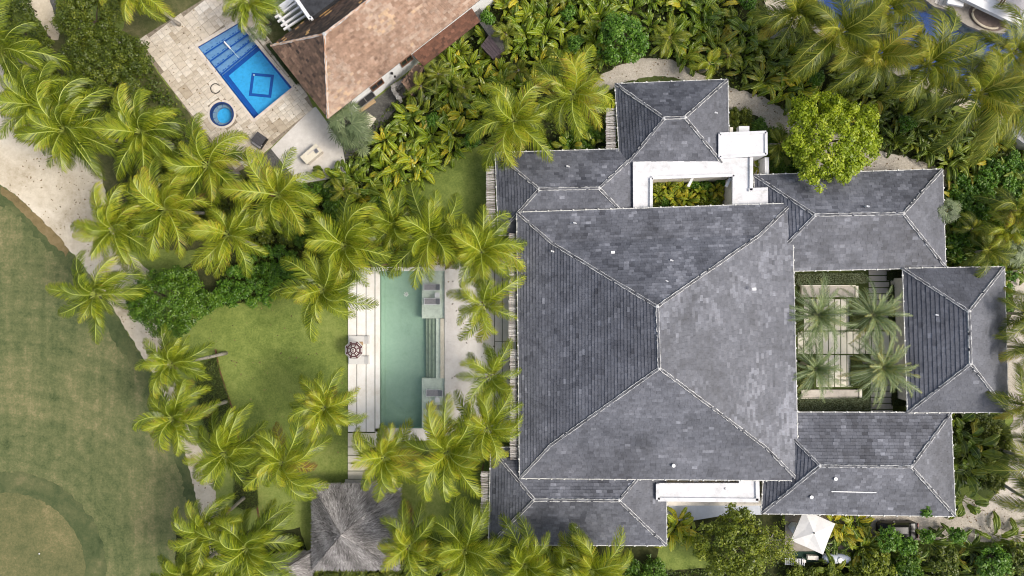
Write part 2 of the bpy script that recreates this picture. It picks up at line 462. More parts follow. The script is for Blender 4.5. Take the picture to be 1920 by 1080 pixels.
M['brown_fabric'] = plain('brown_canvas', (.085, .040, .042), .85, 6, .15)
M['metal'] = plain('white_metal', (.72, .72, .72), .35, 0, 0, .5)
M['steel'] = plain('grey_steel', (.30, .30, .31), .4, 0, 0, .5, .6)
M['black'] = plain('black_rubber', (.012, .012, .012), .5)
M['car_paint'] = plain('black_car_paint', (.010, .010, .011), .28, 0, 0, .3)
M['car_glass'] = plain('dark_car_glass', (.008, .009, .010), .25, 0, 0, .25)
M['red_glass'] = plain('tail_lamp', (.25, .01, .01), .2)
M['wood'] = plain('brown_timber', (.16, .075, .04), .7, 5, .25)
M['wood_dark'] = plain('plum_timber', (.075, .055, .06), .8, 4, .25)
M['wood_pale'] = plain('pale_timber', (.42, .30, .17), .7, 5, .2)
M['glass'] = plain('dark_window_glass', (.02, .025, .03), .08, 0, 0, .7)
M['stone'] = toned('rubble_stone', [(0, (.16, .15, .14)), (.5, (.27, .26, .245)), (1, (.40, .39, .375))], .9, nscale=5, namp=.25)
M['tarp'] = plain('green_turf_mat', (.012, .035, .022), .9, 8, .25)
M['tank'] = plain('tank_white', (.62, .66, .72), .4, 2, .08)
M['trunk'] = plain('palm_trunk', (.30, .275, .24), .9, 5, .3)
M['bark'] = plain('tree_bark', (.14, .11, .08), .95, 4, .3)
M['pale_bark'] = plain('pale_dead_branch', (.50, .46, .40), .9, 4, .15)
M['nut'] = toned('coconut_husk', [(0, (.16, .17, .03)), (1, (.34, .19, .06))], .6)
M['fibre'] = plain('palm_fibre', (.13, .08, .045), .95)
# foliage
M['coco'] = leaf('coconut_leaflet', [(0.0, (.045, .07, .006)), (.3, (.13, .19, .012)), (.55, (.26, .325, .020)), (.8, (.45, .475, .036)), (.95, (.56, .45, .05)), (1.0, (.24, .14, .05))], .36, .12, .40)
M['coco_rib'] = plain('frond_midrib', (.38, .43, .09), .5)
M['coco_olive'] = leaf('olive_leaflet', [(0.0, (.03, .048, .005)), (.3, (.09, .135, .010)), (.55, (.185, .225, .018)), (.8, (.34, .35, .035)), (1.0, (.44, .35, .05))], .4, .12, .34)
M['olive_rib'] = plain('olive_midrib', (.36, .35, .06), .5)
M['date'] = leaf('date_leaflet', [(0.0, (.05, .08, .022)), (.4, (.145, .215, .08)), (.7, (.28, .35, .155)), (1.0, (.44, .38, .08))], .5, .14, .28)
M['date_rib'] = plain('date_midrib', (.34, .36, .22), .6)
M['fan'] = leaf('fan_leaflet', [(0.0, (.04, .06, .02)), (.5, (.12, .165, .07)), (1.0, (.27, .32, .15))], .5, .2, .2)
M['heli'] = leaf('heliconia_leaf', [(0.0, (.03, .058, .005)), (.3, (.09, .16, .010)), (.55, (.18, .26, .016)), (.8, (.33, .375, .025)), (1.0, (.54, .45, .035))], .32, .34, .30, .6)
M['heli_rib'] = plain('leaf_midrib', (.30, .36, .09), .5)
M['heli_dark'] = leaf('glossy_dark_leaf', [(0.0, (.022, .042, .004)), (.3, (.065, .112, .009)), (.55, (.13, .185, .015)), (.8, (.24, .275, .026)), (1.0, (.42, .34, .03))], .34, .34, .28, .55)
M['tree_dark'] = leaf('dark_green_leaf', [(0.0, (.022, .055, .005)), (.4, (.065, .145, .010)), (.7, (.12, .22, .016)), (1.0, (.21, .31, .035))], .42, 0, .28)
M['tree_bright'] = leaf('bright_green_leaf', [(0.0, (.02, .06, .005)), (.4, (.075, .18, .013)), (.7, (.14, .27, .022)), (1.0, (.25, .37, .05))], .40, 0, .28)
M['tree_olive'] = leaf('olive_tree_leaf', [(0.0, (.022, .038, .004)), (.4, (.068, .10, .008)), (.7, (.13, .165, .013)), (1.0, (.24, .25, .03))], .45, 0, .25)
M['tree_lime'] = leaf('lime_leaf', [(0.0, (.08, .12, .006)), (.35, (.21, .30, .012)), (.7, (.39, .48, .02)), (1.0, (.60, .63, .10))], .42, 0, .36)
M['tree_yellow'] = leaf('yellow_green_leaf', [(0.0, (.045, .07, .006)), (.4, (.13, .175, .012)), (.7, (.25, .29, .022)), (1.0, (.42, .42, .04))], .42, 0, .3)
M['hedge'] = leaf('clipped_hedge_leaf', [(0.0, (.012, .028, .005)), (.5, (.045, .07, .016)), (1.0, (.11, .14, .04))], .5, 0, .15)
M['hedge_grey'] = leaf('grey_hedge_leaf', [(0.0, (.065, .085, .04)), (.5, (.175, .215, .115)), (1.0, (.34, .38, .24))], .5, 0, .15)
M['cover'] = leaf('ground_cover_leaf', [(0.0, (.02, .036, .004)), (.4, (.06, .095, .009)), (.75, (.13, .175, .016)), (1.0, (.24, .26, .03))], .5, 0, .25)

# ------------------------------------------------------------------ ground, lawns, paths
POOL = [(712, 508), (833.5, 508), (833.5, 803), (712, 803)]
NPOOL = [(371.7, 88.4), (447.5, 43.6), (547.7, 164.2), (476.7, 222.6)]
JAC = [(416.4 + 21 * math.cos(a), 214.2 + 21 * math.sin(a)) for a in [2 * math.pi * i / 28 for i in range(28)]]
NAVY = [(1500, -60), (1518, 20), (1560, 62), (1640, 100), (1720, 138), (1800, 178), (1880, 214), (1990, 262), (1990, -60)]
FAR = 7000
sheet('ground', [(-FAR, -FAR), (FAR, -FAR), (FAR, FAR), (-FAR, FAR)], 0.0, M['lawn'], [POOL, NPOOL, JAC, NAVY])

def rag(p, z, name, mat, step=12, amp=2.0, seed=1, holes=()):
    return sheet(name, rough(p, step, amp, True, seed), z, mat, holes)
fair = [(-3000, 150), (-60, 318), (0, 343), (40, 372), (100, 437), (150, 490), (200, 560), (240, 625), (280, 690), (320, 770), (345, 840), (360, 900), (372, 960), (350, 1010), (330, 1090), (330, 3000), (-3000, 3000)]
rag(fair, 0.012, 'golf_fairway', M['fairway'], 10, 1.8, 3)
sandp = [(-900, -60), (-60, 60), (0, 118), (40, 190), (100, 258), (190, 325), (205, 395), (222, 458), (280, 506), (262, 560), (262, 592), (312, 620), (306, 640), (330, 720), (352, 800), (386, 858), (402, 910), (407, 950), (442, 1000), (430, 1100), (392, 1100), (392, 1010), (372, 956), (360, 900), (345, 840), (322, 772), (282, 692), (242, 627), (202, 562), (152, 492), (102, 440), (42, 376), (0, 345), (-60, 320), (-900, 230)]
rag(sandp, 0.024, 'sand_path', M['sand'], 6, 1.6, 5)
rag([(-60, 322), (0, 347), (42, 377), (102, 441), (152, 492), (202, 561), (242, 626), (282, 692), (322, 772), (347, 842), (362, 902), (374, 958), (352, 950), (338, 900), (322, 845), (296, 780), (258, 706), (216, 640), (178, 580), (128, 512), (84, 462), (20, 392), (-60, 350)], 0.018, 'rough_grass_strip', M['rough'], 5, 5.0, 33)
edge = [(0, 349), (24, 360), (60, 395), (108, 440), (130, 470), (124, 480), (92, 452), (55, 412), (22, 378), (0, 364)]
rag(edge, 0.034, 'dry_grass_verge', M['dry_edge'], 6, 2.0, 6)
gc = (12, 1072)
def circ(c, r, a0, a1, n, sx=1.0): return [(c[0] + r * sx * math.cos(R(a0 + (a1 - a0) * i / n)), c[1] + r * math.sin(R(a0 + (a1 - a0) * i / n))) for i in range(n + 1)]
rag(circ(gc, 188, 0, 359, 90), 0.034, 'green_fringe', M['fringe'], 5, 2.6, 8)
rag(circ(gc, 148, 0, 359, 90), 0.044, 'golf_green', M['green'], 4, 1.6, 9)
rag([(40, -40), (78, -40), (104, 30), (112, 62), (108, 74), (96, 74), (76, 44), (44, 0)], 0.034, 'cart_path', M['sand'], 8, 1.2, 11)
rag([(75, -40), (100, -40), (108, 20), (104, 30)], 0.030, 'service_road', M['grey_gravel'], 8, 1.0, 12)
rag([(225, 60), (262, 0), (320, -60), (420, -60), (385, 2), (255, 78), (362, 224), (420, 300), (390, 330), (345, 240), (245, 130)], 0.018, 'bare_dirt', M['dirt'], 10, 3, 13)
A1 = [(612, 345), (640, 300), (690, 262), (700, 235), (760, 190), (795, 135), (890, 60), (905, 30), (893, -40), (1130, -40), (1128, 130), (1060, 140), (1000, 160), (930, 235), (880, 275), (790, 328), (690, 375), (630, 372)]
A2 = [(1128, -40), (1440, -40), (1440, 40), (1500, 60), (1560, 100), (1640, 145), (1720, 185), (1800, 215), (1960, 290), (1960, 500), (1790, 500), (1775, 330), (1700, 300), (1640, 285), (1480, 215), (1420, 180), (1290, 145), (1240, 112), (1190, 112), (1135, 125)]
A3 = [(1580, 975), (1640, 1000), (1720, 1018), (1790, 1012), (1960, 1012), (1960, 1130), (1560, 1130), (1570, 1060)]
soilp = [(598, 372), (616, 330), (640, 290), (700, 230), (800, 130), (895, 60), (890, -120), (1430, -120), (1446, 30), (1560, 100), (1720, 180), (2100, 330), (2100, 510), (1890, 505), (1760, 508), (1770, 330), (1660, 292), (1490, 225), (1370, 250), (1370, 150), (1180, 165), (1130, 215), (1150, 280), (940, 290), (905, 270), (870, 285), (790, 330), (690, 382)]
rag(soilp, 0.014, 'planting_bed', M['soil'], 12, 3, 14)
rag([(560, 380), (600, 370), (700, 385), (760, 360), (800, 400), (860, 420), (905, 470), (830, 500), (700, 498), (640, 505), (560, 540), (480, 560), (380, 580), (330, 520), (420, 420)], 0.016, 'palm_bed', M['soil'], 10, 3, 15)
rag([(100, 60), (240, 60), (345, 210), (420, 300), (520, 330), (590, 330), (600, 380), (450, 470), (300, 470), (205, 395), (190, 330), (110, 255), (80, 180)], 0.020, 'grove_floor', M['dirt'], 10, 3, 16)
rag([(330, 1000), (560, 990), (590, 1060), (750, 1050), (900, 1000), (1250, 1015), (1300, 940), (1470, 965), (1480, 1050), (1600, 1060), (1960, 1020), (1960, 1300), (330, 1300)], 0.014, 'shrub_bed', M['soil'], 10, 3, 17)
rag([(1236, 1016), (1330, 1016), (1340, 1066), (1230, 1070)], 0.022, 'back_lawn', M['lawn'], 8, 2, 27)
rag([(1108, 168), (1128, 140), (1160, 122), (1205, 108), (1262, 112), (1300, 132), (1380, 168), (1430, 180), (1480, 212), (1560, 240), (1650, 282), (1720, 300), (1780, 322), (1780, 350), (1650, 345), (1520, 320), (1460, 260), (1420, 218), (1366, 205), (1300, 160), (1180, 150), (1130, 176), (1100, 205), (1090, 190)], 0.030, 'gravel_path', M['gravel'], 7, 1.8, 18)
rag([(1180, 152), (1210, 146), (1240, 142), (1290, 150), (1292, 160), (1180, 165)], 0.040, 'border_bed', M['joint_grass'], 6, 2, 19)
rag([(1886, 500), (1960, 480), (1960, 1018), (1790, 1016), (1600, 1010), (1470, 968), (1600, 960), (1800, 965), (1808, 930), (1850, 945), (1885, 900), (1890, 830), (1900, 780), (1880, 770), (1884, 600)], 0.030, 'gravel_drive', M['gravel'], 8, 2, 20)
rag([(1782, 776), (1880, 776), (1895, 820), (1888, 900), (1868, 925), (1848, 935), (1826, 920), (1800, 880)], 0.042, 'side_bed', M['joint_grass'], 8, 2, 21)
rag([(1760, 500), (1884, 500), (1896, 540), (1904, 580), (1892, 600), (1884, 640)], 0.042, 'east_bed', M['soil'], 8, 2, 22)
sheet('service_yard', [(1472, 950), (1600, 950), (1600, 1037), (1472, 1037)], 0.036, M['yard'])
rag([(440, 960), (470, 850), (560, 880), (640, 905), (590, 990), (560, 1040), (440, 1000)], 0.010, 'lower_lawn', M['lawn'], 9, 2, 23)

# ------------------------------------------------------------------ roofs made of single tiles
def vn(x, y, s=0):
    def h(i, j):
        n = (i * 374761393 + j * 668265263 + s * 144665) & 0xffffffff
        n = ((n ^ (n >> 13)) * 1274126177) & 0xffffffff
        return ((n ^ (n >> 16)) & 0xffff) / 65535.0
    i, j = math.floor(x), math.floor(y); fx, fy = x - i, y - j
    fx = fx * fx * (3 - 2 * fx); fy = fy * fy * (3 - 2 * fy)
    return (h(i, j) * (1 - fx) + h(i + 1, j) * fx) * (1 - fy) + (h(i, j + 1) * (1 - fx) + h(i + 1, j + 1) * fx) * fy

def tile_unit(th):
    b = MB()
    q = [(0, 0), (1, 0), (1, 1), (0, 1)]
    b.hexa([(x, y, 0) for x, y in q], [(0.012, 0, th), (0.988, 0, th), (0.988, 1, 0.012), (0.012, 1, 0.012)], 0, 0.0, bottom=False)
    return b
TILE_MESH = {}
def get_tile(th, mat):
    k = (th, mat.name)
    if k not in TILE_MESH: TILE_MESH[k] = tile_unit(th).mesh('tile', mat)
    return TILE_MESH[k]

def tile_slopes(slopes, roof_obj, thing_loc, mat, tw, ex, th, tone_fn, limit=300, seed=1):
    """slopes: list of (L polyline, R polyline) world points, eave first, same count. Builds tiles on them."""
    r = random.Random(seed)
    O = Vector(thing_loc)
    full = []; rest = MB()
    for si, (Lp, Rp) in enumerate(slopes):
        row = 0
        for k in range(len(Lp) - 1):
            L0, L1, R0, R1 = Lp[k], Lp[k + 1], Rp[k], Rp[k + 1]
            e = (R0 - L0).normalized()
            mid = (L1 + R1) / 2 - (L0 + R0) / 2
            s = (mid - e * mid.dot(e)); slen = s.length; s.normalize()
            n = e.cross(s).normalized()
            nr = max(1, round(slen / ex)); ln = slen / nr
            for i in range(nr):
                t0, t1 = i / nr, (i + 1) / nr
                A0, B0 = L0.lerp(L1, t0), R0.lerp(R1, t0)
                A1, B1 = L0.lerp(L1, t1), R0.lerp(R1, t1)
                a0, b0, a1, b1 = [(p - L0).dot(e) for p in (A0, B0, A1, B1)]
                if (b1 - a1) < 0.02: b1 = a1 + 0.02
                x = math.floor(min(a0, a1) / tw) * tw - (0.5 * tw if row % 2 else 0) + r.uniform(-.06, .06) * tw
                while x < max(b0, b1):
                    w = tw * r.uniform(.9, 1.1)
                    x0, x1 = x, x + w; x = x1
                    c0 = (min(max(x0, a0), b0), min(max(x1, a0), b0)); c1 = (min(max(x0, a1), b1), min(max(x1, a1), b1))
                    if c0[1] - c0[0] < 1e-4 and c1[1] - c1[0] < 1e-4: continue
                    def on(A, B, a, b, q):
                        return A.lerp(B, (q - a) / (b - a)) if b - a > 1e-6 else A
                    p = [on(A0, B0, a0, b0, c0[0]), on(A0, B0, a0, b0, c0[1]), on(A1, B1, a1, b1, c1[1]), on(A1, B1, a1, b1, c1[0])]
                    cen = (p[0] + p[2]) / 2
                    tn = tone_fn(si, cen, r)
                    lift = r.uniform(.8, 1.25)
                    isfull = abs(c0[0] - c1[0]) < 1e-3 and abs(c0[1] - c1[1]) < 1e-3 and c0[1] - c0[0] > w * .98
                    if isfull: full.append((w, p, e, s, n, ln, tn, lift))
                    else:
                        rest.hexa(p, [p[0] + n * th * lift, p[1] + n * th * lift, p[2] + n * .012, p[3] + n * .012], 0, tn, bottom=False)
                row += 1
    full.sort(key=lambda q: -q[0])
    me = get_tile(th, mat)
    for w, p, e, s, n, ln, tn, lift in full[:limit]:
        o = bpy.data.objects.new('tile', me); COL.objects.link(o); o.parent = roof_obj
        m = Matrix((e * w, s * ln, n * lift)).transposed().to_4x4(); m.translation = p[0] - O
        o.matrix_basis = m; o['tone'] = float(tn)
    for w, p, e, s, n, ln, tn, lift in full[limit:]:
        g = e * .006
        rest.hexa(p, [p[0] + g + n * th * lift, p[1] - g + n * th * lift, p[2] - g + n * .012, p[3] + g + n * .012], 0, tn, bottom=False)
    if rest.f:
        ro = rest.build('tiles', mat, roof_obj); ro['kind'] = 'stuff'

def cap_line(cap, mor, pts, w=.26, h=.10, seed=0, piece=.5, mw=(.02, .085)):
    r = random.Random(seed)
    for a, b in zip(pts[:-1], pts[1:]):
        d = b - a; L = d.length
        if L < .05: continue
        d = d / L
        side = d.cross(Vector((0, 0, 1))).normalized(); up = side.cross(d).normalized()
        n = max(1, round(L / piece))
        for i in range(n):
            p = a + d * (L * i / n); q = a + d * (L * (i + 1) / n + .02)
            ww = w / 2 * r.uniform(.92, 1.08); hh = h * r.uniform(.9, 1.15)
            b_ = [p - side * ww + up * .0, p + side * ww, q + side * ww, q - side * ww]
            t_ = [p - side * ww * .6 + up * (hh + .015), p + side * ww * .6 + up * (hh + .015), q + side * ww * .6 + up * hh, q - side * ww * .6 + up * hh]
            cap.hexa(b_, t_, 0, r.random(), bottom=False)
        m = max(2, round(L / .28))
        for sgn in (-1, 1):
            prev = None
            for i in range(m + 1):
                p = a + d * (L * i / m)
                o0 = w / 2 - .03 + r.uniform(-.02, .02); o1 = o0 + r.uniform(*mw)
                cur = (p + side * sgn * o0, p + side * sgn * o1)
                if prev and r.random() < .93:
                    z1 = up * .085; z0 = -up * .10
                    q = [prev[0], cur[0], cur[1], prev[1]]
                    if sgn > 0: q = [prev[0], prev[1], cur[1], cur[0]]
                    mor.hexa([x + z0 for x in q], [x + z1 for x in q], 0, .5, bottom=False)
                prev = cur

def gutter(mb, a, b, w=.11, h=.12, every=1.35):
    d = b - a; L = d.length; d = d / L
    side = d.cross(Vector((0, 0, 1))).normalized()
    mb.bar(a + side * .05 - d * .05, b + side * .05 + d * .05, w, h)
    n = int(L / every)
    for i in range(n):
        p = a + d * (L * (i + .5) / n) + side * .09
        mb.box(p + Vector((0, 0, .03)), (.16, .16, .17), math.atan2(d.y, d.x))

def slate_tone(styles):
    def f(si, c, r):
        st = styles[si]
        big = vn(c.x * .16, c.y * .16, si + 3); mid = vn(c.x * .9, c.y * .9, si + 11)
        t = .46 + (big - .5) * .30 + (mid - .5) * st[1] + r.gauss(0, st[0])
        if r.random() < st[2]: t += r.choice((.25, .3, -.22))
        if len(st) > 3:
            t += .045       # even lift of the whole slope; below, patches of lighter tiles
            q = vn(c.x * .55, c.y * .30, 77) * vn(c.x * .12, c.y * .12, 31)
            if q > .33 and r.random() < .7: t += st[3]
        return min(1, max(0, t))
    return f
NORMAL = [(.085, .40, .04), (.06, .22, .02), (.11, .52, .06), (.065, .28, .03)]   # S, E, N, W slopes

def pavilion(label, corners, ze, ridge, zr, vertical, ex=.36, tw=.56, brk=None, zb=0, styles=NORMAL, seed=1, wall=True, gut='SENW', inset=PX(14), wallmat='wall', th=.075):
    nw, ne, se, sw = [W(x, y, ze) for x, y in corners]
    a, b = [W(x, y, zr) for x, y in ridge]
    if vertical: ends = {'nw': a, 'ne': a, 'sw': b, 'se': b}
    else: ends = {'nw': a, 'sw': a, 'ne': b, 'se': b}
    c = {'nw': nw, 'ne': ne, 'se': se, 'sw': sw}
    bk = {k: W(*p, zb) for k, p in zip(('nw', 'ne', 'se', 'sw'), brk)} if brk else None
    hip = {k: [c[k]] + ([bk[k]] if bk else []) + [ends[k]] for k in c}
    cen = (nw + ne + se + sw) / 4
    t = thing('pavilion', label, 'house', (cen.x, cen.y, 0), 0, 'slate roofed pavilions of the villa')
    slopes = [(hip['sw'], hip['se']), (hip['se'], hip['ne']), (hip['ne'], hip['nw']), (hip['nw'], hip['sw'])]
    deck = MB()
    for L, Rr in slopes:
        for k in range(len(L) - 1):
            q = [L[k], Rr[k], Rr[k + 1], L[k + 1]]
            deck.face([p - Vector((0, 0, .015)) for p in q])
    deck.face([p - Vector((0, 0, .10)) for p in (nw, ne, se, sw)])
    roof = deck.build('roof', M['slate_deck'], t)
    tile_slopes(slopes, roof, t.location, M['slate'], tw, ex, th, slate_tone(styles), 300, seed)
    cap = MB(); mor = MB()
    for i, k in enumerate(hip): cap_line(cap, mor, [p + Vector((0, 0, .05)) for p in hip[k]], seed=seed * 10 + i)
    cap_line(cap, mor, [a + Vector((0, 0, .06)), b + Vector((0, 0, .06))], seed=seed * 10 + 7)
    for e_ in (a, b): mor.lathe(e_, [(.22, -.05), (.19, .13), (.10, .17), (.0, .18)], 8)
    cap.build('ridge_cap', M['cap'], roof); mor.build('mortar_line', M['mortar'], roof)['kind'] = 'stuff'
    for side_, (p, q) in {'S': (sw, se), 'E': (se, ne), 'N': (ne, nw), 'W': (nw, sw)}.items():
        if side_ in gut:
            g = MB(); gutter(g, p, q); g.build('gutter', M['gutter'], t)
    if wall:
        w = MB()
        ins = [cen + (p - cen) * (1 - inset / max((p - cen).length * .7, .1)) for p in (nw, ne, se, sw)]
        w.prism(ins[::-1], 0, ze - .12); w.build('wall', M[wallmat], t)
    return t, hip

def roof_vent(t, px, py, z, kind=0):
    p = W(px, py, z)
    b = MB()
    if kind == 0:
        b.tube([p - Vector((0, 0, .3)), p + Vector((0, 0, .28))], .09, 8)
        b.tube([p + Vector((0, 0, .22)), p + Vector((0.18, -.05, .30)), p + Vector((.2, -.06, .18))], .085, 8)
    elif kind == 1: b.box(p, (.42, .28, .14), .05)
    else:
        b.tube([p - Vector((0, 0, .3)), p + Vector((0, 0, .2))], .12, 10); b.tube([p + Vector((0, 0, .2)), p + Vector((0, 0, .3))], .2, 10)
    b.build('vent_pipe' if kind != 1 else 'roof_patch', M['metal'], t)

main_t, _ = pavilion('largest slate roofed pavilion with long hipped roof beside the green pool', [(970, 399), (1484, 382), (1496, 900), (975, 896)], 5.0,
    [(1232, 575), (1236, 690)], 10.6, True, .345, .58, [(1035, 456), (1424, 441), (1437, 840), (1033, 834)], 6.25,
    [(.07, .22, .02), (.065, .20, .03, .21), (.10, .46, .06), (.065, .28, .03)], 3)
for x, y, z, k in ((1076, 418, 5.7, 0), (1149, 473, 7.1, 1), (1257, 488, 7.6, 0), (1248, 527, 8.8, 0), (1262, 872, 5.6, 2), (1414, 542, 7.6, 1), (1034, 471, 6.3, 0)): roof_vent(main_t, x, y, z, k)
n_t, _ = pavilion('small slate roofed pavilion at the gravel path with short ridge', [(1154, 158), (1363.5, 150), (1367, 322), (1164, 322)], 3.7, [(1246, 222), (1284, 220.5)], 6.7, False, .36, .6, seed=4)
roof_vent(n_t, 1340, 212, 4.6, 0)
nw_t, _ = pavilion('slate roofed wing with frond lying over its roof beside stick awning and shady lawn', [(929.5, 287), (1203, 279), (1204, 436), (935, 440)], 3.6, [(1011, 355), (1123, 353)], 5.7, False, .36, .58, seed=5)
roof_vent(nw_t, 1063, 312, 4.5, 0)
ne_t, _ = pavilion('long slate roofed pavilion under the lime green tree', [(1414, 329), (1766, 318), (1772, 501), (1424, 509)], 3.7, [(1528, 403.5), (1693, 400.5)], 6.4, False, .38, .62, seed=6)
roof_vent(ne_t, 1624, 387, 6.2, 0)
e_t, _ = pavilion('slate roofed pavilion closing the east side of the paved palm courtyard', [(1693, 504), (1882, 501), (1889, 772), (1702, 773)], 3.9, [(1816, 584), (1819, 682)], 6.9, True, .44, .62, seed=7,
    styles=[(.04, .14, .01), (.035, .16, .01), (.05, .2, .02), (.05, .14, .01)])
roof_vent(e_t, 1753, 590, 5.3, 0)
se_t, _ = pavilion('slate roofed pavilion with a pale scratch beside the white square parasol', [(1440, 773.5), (1782, 774), (1790, 967), (1428, 962)], 3.7, [(1537, 873), (1708, 875)], 6.3, False, .36, .6, seed=8)
roof_vent(se_t, 1565, 897, 5.6, 2); roof_vent(se_t, 1520, 931, 4.7, 2)
b = MB(); b.bar(W(1559, 921.5, 5.07), W(1643, 923.5, 5.05), .09, .05); b.build('flashing_strip', M['metal'], se_t)
sw_t, _ = pavilion('slate roofed wing below the largest roof with coconut palms along its eave', [(921, 840), (1248, 836), (1249, 1022), (917, 1020)], 3.6, [(1002, 937), (1160, 938)], 5.7, False, .36, .6, seed=9)
roof_vent(sw_t, 1078, 987, 4.5, 0)

# ------------------------------------------------------------------ stick awnings
def awning(label, x0, x1, y0, y1, z, seed):
    r = random.Random(seed)
    c = W((x0 + x1) / 2, (y0 + y1) / 2, 0)
    t = thing('stick_awning', label, 'awning', (c.x, c.y, 0), 0, 'stick awnings along the villa eaves')
    a = W(x0, y0, z); bb = W(x1, y1, z)
    fr = MB()
    for x in (a.x + .15, bb.x - .12): fr.bar((x, a.y, z - .12), (x, bb.y, z - .12), .1, .14)
    n = max(2, int(abs(a.y - bb.y) / 4))
    fr.build('rail', M['wood'], t)
    L = bb.x - a.x; y = a.y - .06; i = 0
    cnt = 0
    while y > bb.y:
        rr = STICKS[cnt % len(STICKS)]
        d = r.uniform(.8, 1.25)
        inst('stick', rr, t, (a.x - c.x + r.uniform(-.05, .05), y - c.y, z + r.uniform(-.02, .03)), (0, r.uniform(-.02, .02), r.uniform(-.03, .03)), (L * r.uniform(.93, 1.04), d, d), r.uniform(-.3, .35))
        y -= .125 * r.uniform(.85, 1.25); cnt += 1
    for k in range(n + 1):
        yy = a.y + (bb.y - a.y) * (k + .02) / (n + .04)
        p = MB(); p.tube([(a.x + .15, yy, 0), (a.x + .15, yy, z - .2)], .07, 7); p.build('post', M['wood'], t)
STICKS = []
for k in range(4):
    b = MB(); q = random.Random(k)
    b.tube([(0, 0, 0), (.33, q.uniform(-.02, .02), q.uniform(-.015, .015)), (.66, q.uniform(-.02, .02), .01), (1, 0, 0)], [.056, .05, .052, .042], 6, 0, .5)
    STICKS.append(b.mesh('stick', M['stick']))
awning('stick awning beside the shady lawn with fronds at its lower end', 911.5, 929, 312, 440, 3.4, 1)
awning('short pale stick awning between gravel path and frond covered wing', 1136, 1155, 203, 279, 3.4, 2)
awning('stick awning behind the pool deck palms along the largest roof', 954, 969, 437, 640, 4.6, 3)
awning('stick awning beyond the southern deck palms along the largest roof', 956, 971, 655, 862, 4.6, 4)
awning('pale stick awning below the palms beside the thatched hut lawn', 901.5, 919, 884, 993, 3.4, 5)

# ------------------------------------------------------------------ white flat roofs
def flat_roof_north():
    c = W(1310, 330, 0)
    t = thing('flat_roof_block', 'white flat roof wrapped round a planted light well', 'building', (c.x, c.y, 0))
    z = 4.35
    P = lambda x, y, zz=z: W(x, y, zz)
    hole = [(1224, 336), (1374, 330.5), (1373.5, 383), (1223.5, 389)]
    parts = [[(1187, 303), (1346, 297), (1412, 295), (1412, 300), (1374, 330.5), (1224, 336), (1224, 304)],
             ]
    roof = MB()
    def pr(poly, z0, z1): roof.prism([W(x, y, z1) for x, y in poly], z0, z1)
    pr([(1187, 303.5), (1224, 302), (1224, 392), (1187.5, 393)], z - .35, z)
    pr([(1224, 302), (1374, 296.5), (1374, 330.5), (1224, 336)], z - .35, z + .002)
    pr([(1374, 296.5), (1412, 295), (1412, 352), (1440, 351), (1440, 384), (1374, 387)], z - .35, z)
    roof.build('roof', M['roof_white'], t)
    w = MB()
    def wl(a, b, z0, z1, wd=.25):
        A = W(*a, z0); B = W(*b, z0)
        w.bar((A.x, A.y, (z0 + z1) / 2), (B.x, B.y, (z0 + z1) / 2), wd, z1 - z0)
    # parapets: outer east edge with its step, and round the light well
    par = MB()
    def pp(a, b, wd=.32, h=.22):
        A = W(*a, z + h); B = W(*b, z + h); A.z = B.z = z + h / 2 - .01
        par.bar(A, B, wd, h + .02)
    pp((1408.5, 295), (1408.5, 357)); pp((1404, 356), (1440, 354.5)); pp((1189.5, 303), (1190, 392))
    pp((1222, 333.5), (1377, 328)); pp((1376.5, 328), (1376, 384)); pp((1221.5, 333), (1221, 390))
    par.build('parapet', M['roof_white'], t)
    # light well walls
    zz = z - .36
    for a, b_ in (((1224, 336), (1374, 330.5)), ((1374, 330.5), (1373.5, 383)), ((1223.5, 388), (1224, 336))):
        A = W(*a, z); B = W(*b_, z); d = (B - A).normalized(); o = Vector((-d.y, d.x, 0)) * .16
        w.bar((A.x + o.x, A.y + o.y, zz / 2), (B.x + o.x, B.y + o.y, zz / 2), .2, zz)
    w.build('wall', M['wall'], t)
    bm = MB()
    for x in (1298, 1369):
        A = W(x, 334, 3.5); B = W(x - 8, 350, 3.5); bm.bar(A, B, .28, .3)
    bm.build('beam', M['white_paint'], t)
    ow = MB()
    for a, b_ in (((1412, 297), (1412, 352)), ((1440, 351), (1440, 384))):
        A = W(*a, z); B = W(*b_, z); ow.bar((A.x - .14, A.y, zz / 2), (B.x - .14, B.y, zz / 2), .2, zz)
    ow.build('outer_wall', M['wall_white'], t)
flat_roof_north()
def service_block():
    c = W(1392, 272, 0)
    t = thing('service_block', 'white roofed box beside the small pavilion with raised rim', 'building', (c.x, c.y, 0))
    z = 4.75
    poly = [(1347, 256), (1351, 249.5), (1437, 246.5), (1437.5, 290.5), (1347.6, 297)]
    b = MB(); b.prism([W(x, y, z) for x, y in [(1347, 250), (1437, 246.5), (1437.5, 290.5), (1347.6, 296.5)]], 0, z)
    b.build('wall', M['roof_white'], t)
    r = MB()
    for a, d in (((1349, 251.5), (1436, 248)), ((1435.5, 248), (1436, 290)), ((1436, 289.5), (1349, 295.5)), ((1349, 295), (1349, 252))):
        A = W(*a, z); B = W(*d, z); A.z = B.z = z + .07; r.bar(A, B, .3, .16)
    r.build('rim', M['roof_white'], t)
    b = MB(); p = W(1394, 244, 3.2); b.box((p.x, p.y, 3.0), (1.15, .8, .9)); b.build('vent_box', M['white_paint'], t)
    b = MB(); p = W(1371, 244, 3.2); b.box((p.x, p.y, 3.0), (.35, .6, .6)); b.build('duct', M['wall'], t)
service_block()
